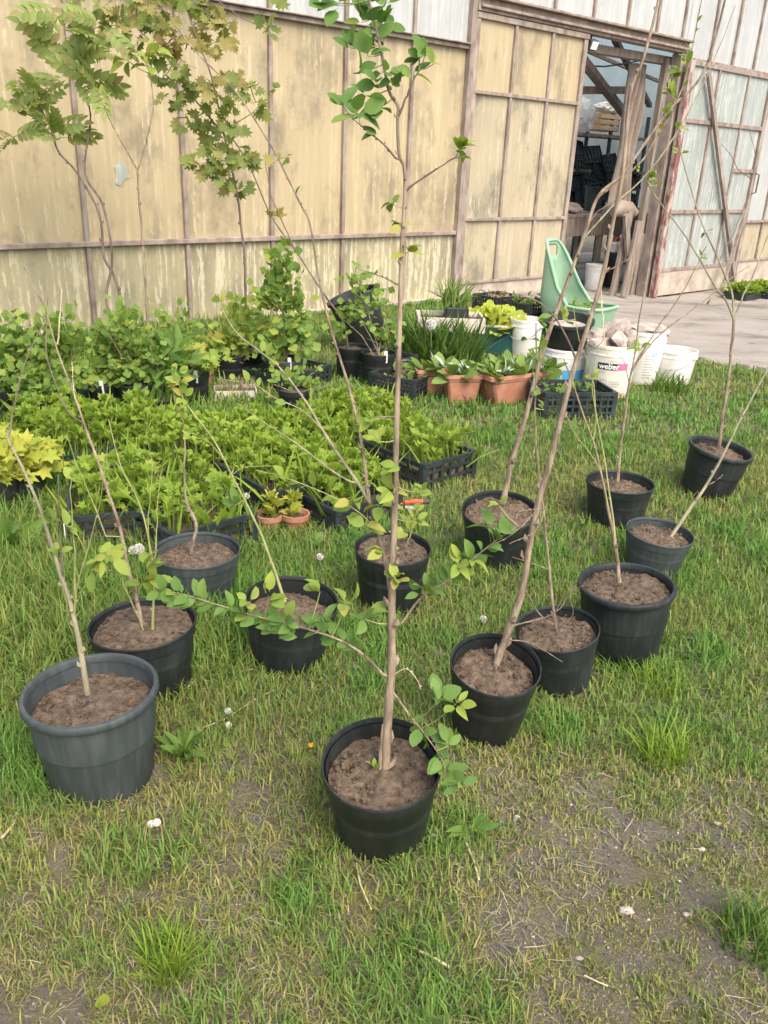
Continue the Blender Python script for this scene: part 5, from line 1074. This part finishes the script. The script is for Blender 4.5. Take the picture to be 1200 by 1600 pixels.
# green garden cart with a tall back
def cart():
    g = G(905, 527); c = thing('garden_cart', 'pale green plastic garden cart with a tall slotted back beside the buckets', 'cart', (g[0]-.02, g[1]+.12, float(groundz(g[0], g[1]))-.01), math.radians(-38))
    # plan: rounded rectangle, x forward (front lip), back plate at -x
    Lx, Wy = .72, .52; n = 64; rc = .13; plan = []
    for i in range(n):
        a = 2*math.pi*i/n; ca, sa = math.cos(a), math.sin(a); e = .45
        plan.append((Lx/2*math.copysign(abs(ca)**e, ca), Wy/2*math.copysign(abs(sa)**e, sa)))
    def top(x):
        t = (x+Lx/2)/Lx
        return .31+.62*(1-float(sstep(-.12, .55, t)))/.93*1.0+.02*t
    rows_ = 18; V = []; F = []
    for k in range(rows_+1):
        f = k/rows_
        for (x, y_) in plan:
            zt = top(x); z = zt*f; fl = .80+.20*min(1, z/.36); nar = 1-.32*max(0, (z-.40)/.55)
            V.append((x*fl-(.05*max(0, z-.3) if x < 0 else 0), y_*fl*nar, z))
    skip = set()
    for k in range(rows_):
        for i in range(n):
            x, y_ = plan[i]; x2, y2 = plan[(i+1) % n]
            if 15 <= k <= 16 and x < -Lx/2*.93 and x2 < -Lx/2*.93 and abs(y_+y2)/2 < Wy*.30: continue
            F.append((k*n+i, k*n+(i+1) % n, (k+1)*n+(i+1) % n, (k+1)*n+i))
    F.append(tuple(range(n-1, -1, -1)))
    m = MB(); m.add(V, F, True); o = m.build('tub_shell', 'cartg', c); md = o.modifiers.new('thick', 'SOLIDIFY'); md.thickness = .012; md.offset = 0
    loop = [V[rows_*n+i] for i in range(n)]+[V[rows_*n]]; MB().tube(loop, .018, 8, False).build('rim', 'cartg', c)
    for s_ in (-1, 1): wb_ = MB().lathe([(.03, -.02), (.075, -.02), (.08, 0), (.075, .02), (.03, .02)], 20).build('wheel', 'pot', c, (-.2, s_*.24, .08)); wb_.rotation_euler = (math.pi/2, 0, 0)
    MB().box((.0, 0, .18), (Lx*.7, Wy*.7, .02)).build('load_bed', 'soil', c)
    T, R_ = foliage_np([(RNG.uniform(-.1, .25), RNG.uniform(-.18, .1), .24+RNG.uniform(0, .08)) for _ in range(30)], 6, L_OV3, .06, .4, .03); o = link('clippings', inst('clippings', L_OV3[0], L_OV3[1], R_, T), 'prim', c); o['kind'] = 'stuff'
cart()
# terracotta planters
def planter(label, px, py, L, Wd, Hh, rz, n):
    g = G(px, py); c = thing('planter', label, 'planter', (g[0], g[1]+Wd*.4, float(groundz(g[0], g[1]))), rz, None); m = MB(); t = .72
    def loop(x, y_, z, b=.015): return [(-x+b, -y_, z), (x-b, -y_, z), (x, -y_+b, z), (x, y_-b, z), (x-b, y_, z), (-x+b, y_, z), (-x, y_-b, z), (-x, -y_+b, z)]
    V = []; 
    for (k, z) in ((t*.98, 0), (t, .01), (.93, Hh*.86), (1.0, Hh*.87), (1.0, Hh), (.93, Hh), (.9, Hh*.8)): V += loop(L/2*k, Wd/2*k, z)
    F = [(r_*8+i, r_*8+(i+1) % 8, r_*8+8+(i+1) % 8, r_*8+8+i) for r_ in range(6) for i in range(8)]+[tuple(range(7, -1, -1))]
    m.add(V, F); m.build('planter_shell', 'terra', c); MB().box((0, 0, Hh*.8), (L*.91, Wd*.91, .02)).build('soil', 'soil', c)
    pl = Plant(c); k = max(1, n//10)
    for i in range(k):
        ce = np.array([(-L/2+L*(i+.5)/k)*.8, RNG.uniform(-.04, .04), Hh*.84]); d, nn = rosette(14, .65, .9)
        for q in range(14): leaf_obj(c, ('L_OV2', 'L_OV')[q % 2], 'prim', ce+d[q]*np.array([.05, .05, .03]), frames(d[q:q+1], nn[q:q+1], [RNG.uniform(.08, .16)])[0])
        ce = ce+np.array([.05, -.02, .02]); d, nn = rosette(5, .9, .7)
        for q in range(5): leaf_obj(c, 'L_NAR', 'silver', ce+d[q]*.03, frames(d[q:q+1], nn[q:q+1]*.5+np.array([[.5, -.4, 0]]), [RNG.uniform(.07, .13)])[0])
    return c
planter('small terracotta planter of primrose leaves touching the chives', 672, 618, .25, .20, .19, .12, 28)
planter('middle terracotta planter between the small one and the long trough', 720, 632, .27, .22, .22, .15, 28)
planter('long terracotta trough of broad green and silvery leaves by the blue-banded bucket', 806, 630, .66, .24, .22, WA-.15, 84)
# golden plants at the left edge
for (px, py) in ((5, 800), (45, 790), (-30, 770)): bush('yellow-green leafy herb in a pot at the edge of the celery crates', px, py, .2, .16, [(px+5, py-75), (px+18, py-50), (px-12, py-55)], (.11, .1, .07), L_CEL, 'celeryy', 130, .075, 4, 'golden herbs beside the celery crates')
# small terracotta pots
for (px, py) in ((421, 826), (462, 826)):
    g = G(px, py); pp = thing('clay_pot', 'small round terracotta pot of seedlings in the grass behind the slatted crate', 'pot', (g[0], g[1], float(groundz(g[0], g[1]))), 0, 'small terracotta pots in the grass'); pp.location.z -= .03; MB().lathe([(0, 0), (.042, 0), (.055, .075), (.064, .075), (.066, .1), (.058, .1), (.05, .07)], 24).build('pot', 'terra', pp); MB().lathe([(0, .085), (.053, .08)], 18).build('soil', 'soil', pp)
    T, R_ = foliage_np([(RNG.normal(0, .02), RNG.normal(0, .02), .1+.03*k) for k in range(3)], 6, L_CEL, .055, .8, .02); o = link('seedlings', inst('seedlings', L_CEL[0], L_CEL[1], R_, T), 'celeryy', pp); o['kind'] = 'stuff'
g = G(313, 612); pp = thing('clay_pot', 'terracotta strip of a broken pot standing behind the yellow maple seedling', 'pot', (g[0], g[1], 0), 0); MB().lathe([(0, 0), (.07, 0), (.09, .14), (.1, .14), (.1, .17), (.09, .17), (.07, .03)], 24).build('pot', 'terra', pp); MB().lathe([(0, .13), (.085, .125)], 18).build('soil', 'soil', pp)
# seedling tray by the right wall
for k in range(3):
    g = G(1168+34*k, 470-2*k); plant_crate('seedling_tray', 'low black tray of bright green seedlings by the plinth beyond the door leaf', (g[0], g[1]+.2, float(groundz(g[0], g[1]))+.012), WA, .6, .4, .10, L_SPAT, 'celery', .07, 60, 12, .10, group='seedling trays by the right wall', solid=True)
# pruning shears
g = G(632, 806); sh = thing('pruning_shears', 'orange-handled pruning shears lying open in the grass behind the leafy sapling', 'shears', (g[0], g[1], float(groundz(g[0], g[1]))+.06), .05)
MB().tube([(.0, 0, .0), (.05, -.01, .012), (.085, -.01, .012)], [.010, .011, .010], 8).build('handle', 'orange', sh); MB().tube([(.085, -.01, .012), (.115, -.01, .012)], .0125, 8).build('grip_end', 'metal', sh)
MB().tube([(-.02, 0, -.01), (-.03, .005, .008), (-.07, .01, .022)], [.010, .010, .009], 8).build('handle', 'orange', sh); MB().tube([(.0, -.01, -.022), (.035, -.012, -.024), (.05, -.012, -.022)], [.009, .011, .010], 8).build('pivot', 'wire', sh); MB().box((-.05, .0, -.015), (.08, .006, .022), Matrix.Rotation(.4, 3, 'Y')).build('blade', 'wire', sh)
# ------------------------------------------------------------------ small things on the ground
def stalk(px, rpx, label, mat='straw', cat='stalk', group=None, zz=.012):
    pts = []
    for (x, y_) in px: g = G(x, y_, zz); pts.append((g[0], g[1], float(groundz(g[0], g[1]))+zz))
    o0 = np.array(pts[0]); sc = float((o0-CP)@cf)/FPX; o = MB().tube([np.array(q)-o0 for q in pts], rpx*sc, 5).build('dry_stalk', mat, None, tuple(o0)); tag(o, label, cat, group)
stalk([(690, 1228), (705, 1270), (722, 1310), (740, 1350), (748, 1378)], 1.6, 'long pale dry stalk trailing on the ground below the leafy sapling')
stalk([(300, 1145), (350, 1125), (400, 1092), (428, 1077)], 1.3, 'thin straw curving across the grass beyond the large grey pot')
stalk([(287, 1075), (315, 1055), (355, 1050), (395, 1045)], 1.3, 'bent dry stem lying near the black pot touching the grey one')
stalk([(650, 1482), (675, 1495), (702, 1510)], 2.6, 'short thick pale stick beside the blue-green grass tuft')
stalk([(557, 1352), (563, 1390), (580, 1425)], 1.4, 'thin dry stalk poking out from beneath the front black pot')
stalk([(912, 1530), (930, 1540), (948, 1550)], 1.2, 'tiny straw on the bare grey soil'); stalk([(268, 1240), (262, 1260), (256, 1277)], 1.8, 'reddish dandelion stalk lying near its white head', 'barkd')
stalk([(2, 1310), (18, 1290), (28, 1270)], 2.2, 'pale dry root stub at the edge of the lawn'); stalk([(1072, 768), (1060, 785), (1040, 800)], 1.2, 'short dry twig leaning in the grass by the small grey pot')
for k, (px, py, s_) in enumerate(((978, 1428, .012), (1095, 1330, .007), (1071, 1437, .006), (905, 1500, .006), (1120, 1290, .007))):
    g = G(px, py); tag(blob('pebble', 'stone', None, None, (g[0], g[1], float(groundz(g[0], g[1]))+s_*.3), (s_*1.6, s_, s_*.7), 70+k, .3, 2), 'pale stone lying on the bare trodden soil', 'stone', 'pebbles on the bare soil')
def weed(label, px, py, n, size, shape='L_NAR', mat='weed', up=.35, group='leafy weeds in the lawn'):
    g = G(px, py); root = thing('weed', label, 'weed', (g[0], g[1], float(groundz(g[0], g[1]))+.012), 0, group); d, nn = rosette(n, up, .6)
    for i in range(n): leaf_obj(root, shape, mat, d[i]*.008, frames(d[i:i+1], nn[i:i+1], [size*RNG.uniform(.7, 1.15)])[0])
weed('star-shaped plantain rosette in the grass near the large grey pot', 288, 1185, 26, .085, up=.65); weed('flat dandelion rosette by the front black pot', 735, 1310, 10, .07, 'L_NAR'); weed('single upright rounded leaf at the lawn edge', 158, 1585, 2, .04, 'L_OV2', 'celery', 1.2); weed('low green rosette near the front black pot stalk', 640, 1300, 6, .05)
weed('pale scalloped weed leaves behind the soil-filled black pot', 500, 850, 6, .05, 'L_CUR', 'prim', .5); weed('leafy dock plant in long grass beside the celery crates', 25, 870, 10, .15, 'L_OV3', 'weed', .9); weed('broad dandelion leaves by the seedling crate with the white tag', 205, 800, 12, .14, 'L_OV3', 'weed', .9); weed('small leafy weed beside the small terracotta pots', 490, 855, 6, .05, 'L_OV2', 'prim', .5)
blades('grass_tuft', 'dense blue-green grass tuft on the worn foreground soil', 'grass tuft', 618, 1480, 150, .06, .05, 'chive', .6, .03)
blades('grass_tuft', 'bright yellow-green fine grass tuft in the foreground lawn', 'grass tuft', 265, 1510, 260, .11, .05, 'celery', .5, .016)
blades('grass_tuft', 'long green grass tuft by the trodden soil with arching blades', 'grass tuft', 1165, 1480, 160, .12, .07, 'weed', .6, .018)
blades('grass_tuft', 'fan of bright green blades at the grass and soil boundary', 'grass tuft', 1035, 1190, 160, .13, .06, 'celery', .6, .016)
blades('grass_tuft', 'lush tuft growing against the dirty bucket on the grass edge', 'grass tuft', 1045, 612, 120, .2, .14, 'weed', .4, .03)
blades('grass_tuft', 'yellowish grass tuft in front of the wide rolled-rim pot', 'grass tuft', 1030, 1080, 200, .10, .08, 'celery', .7, .016)
g = G(487, 1168); tag(blob('fallen_petal', 'yellow', None, None, (g[0], g[1], float(groundz(g[0], g[1]))+.01), (.012, .010, .006), 91, .4, 2), 'small orange petal lying in the grass left of the front pot', 'petal')
print('objects', len(bpy.data.objects))
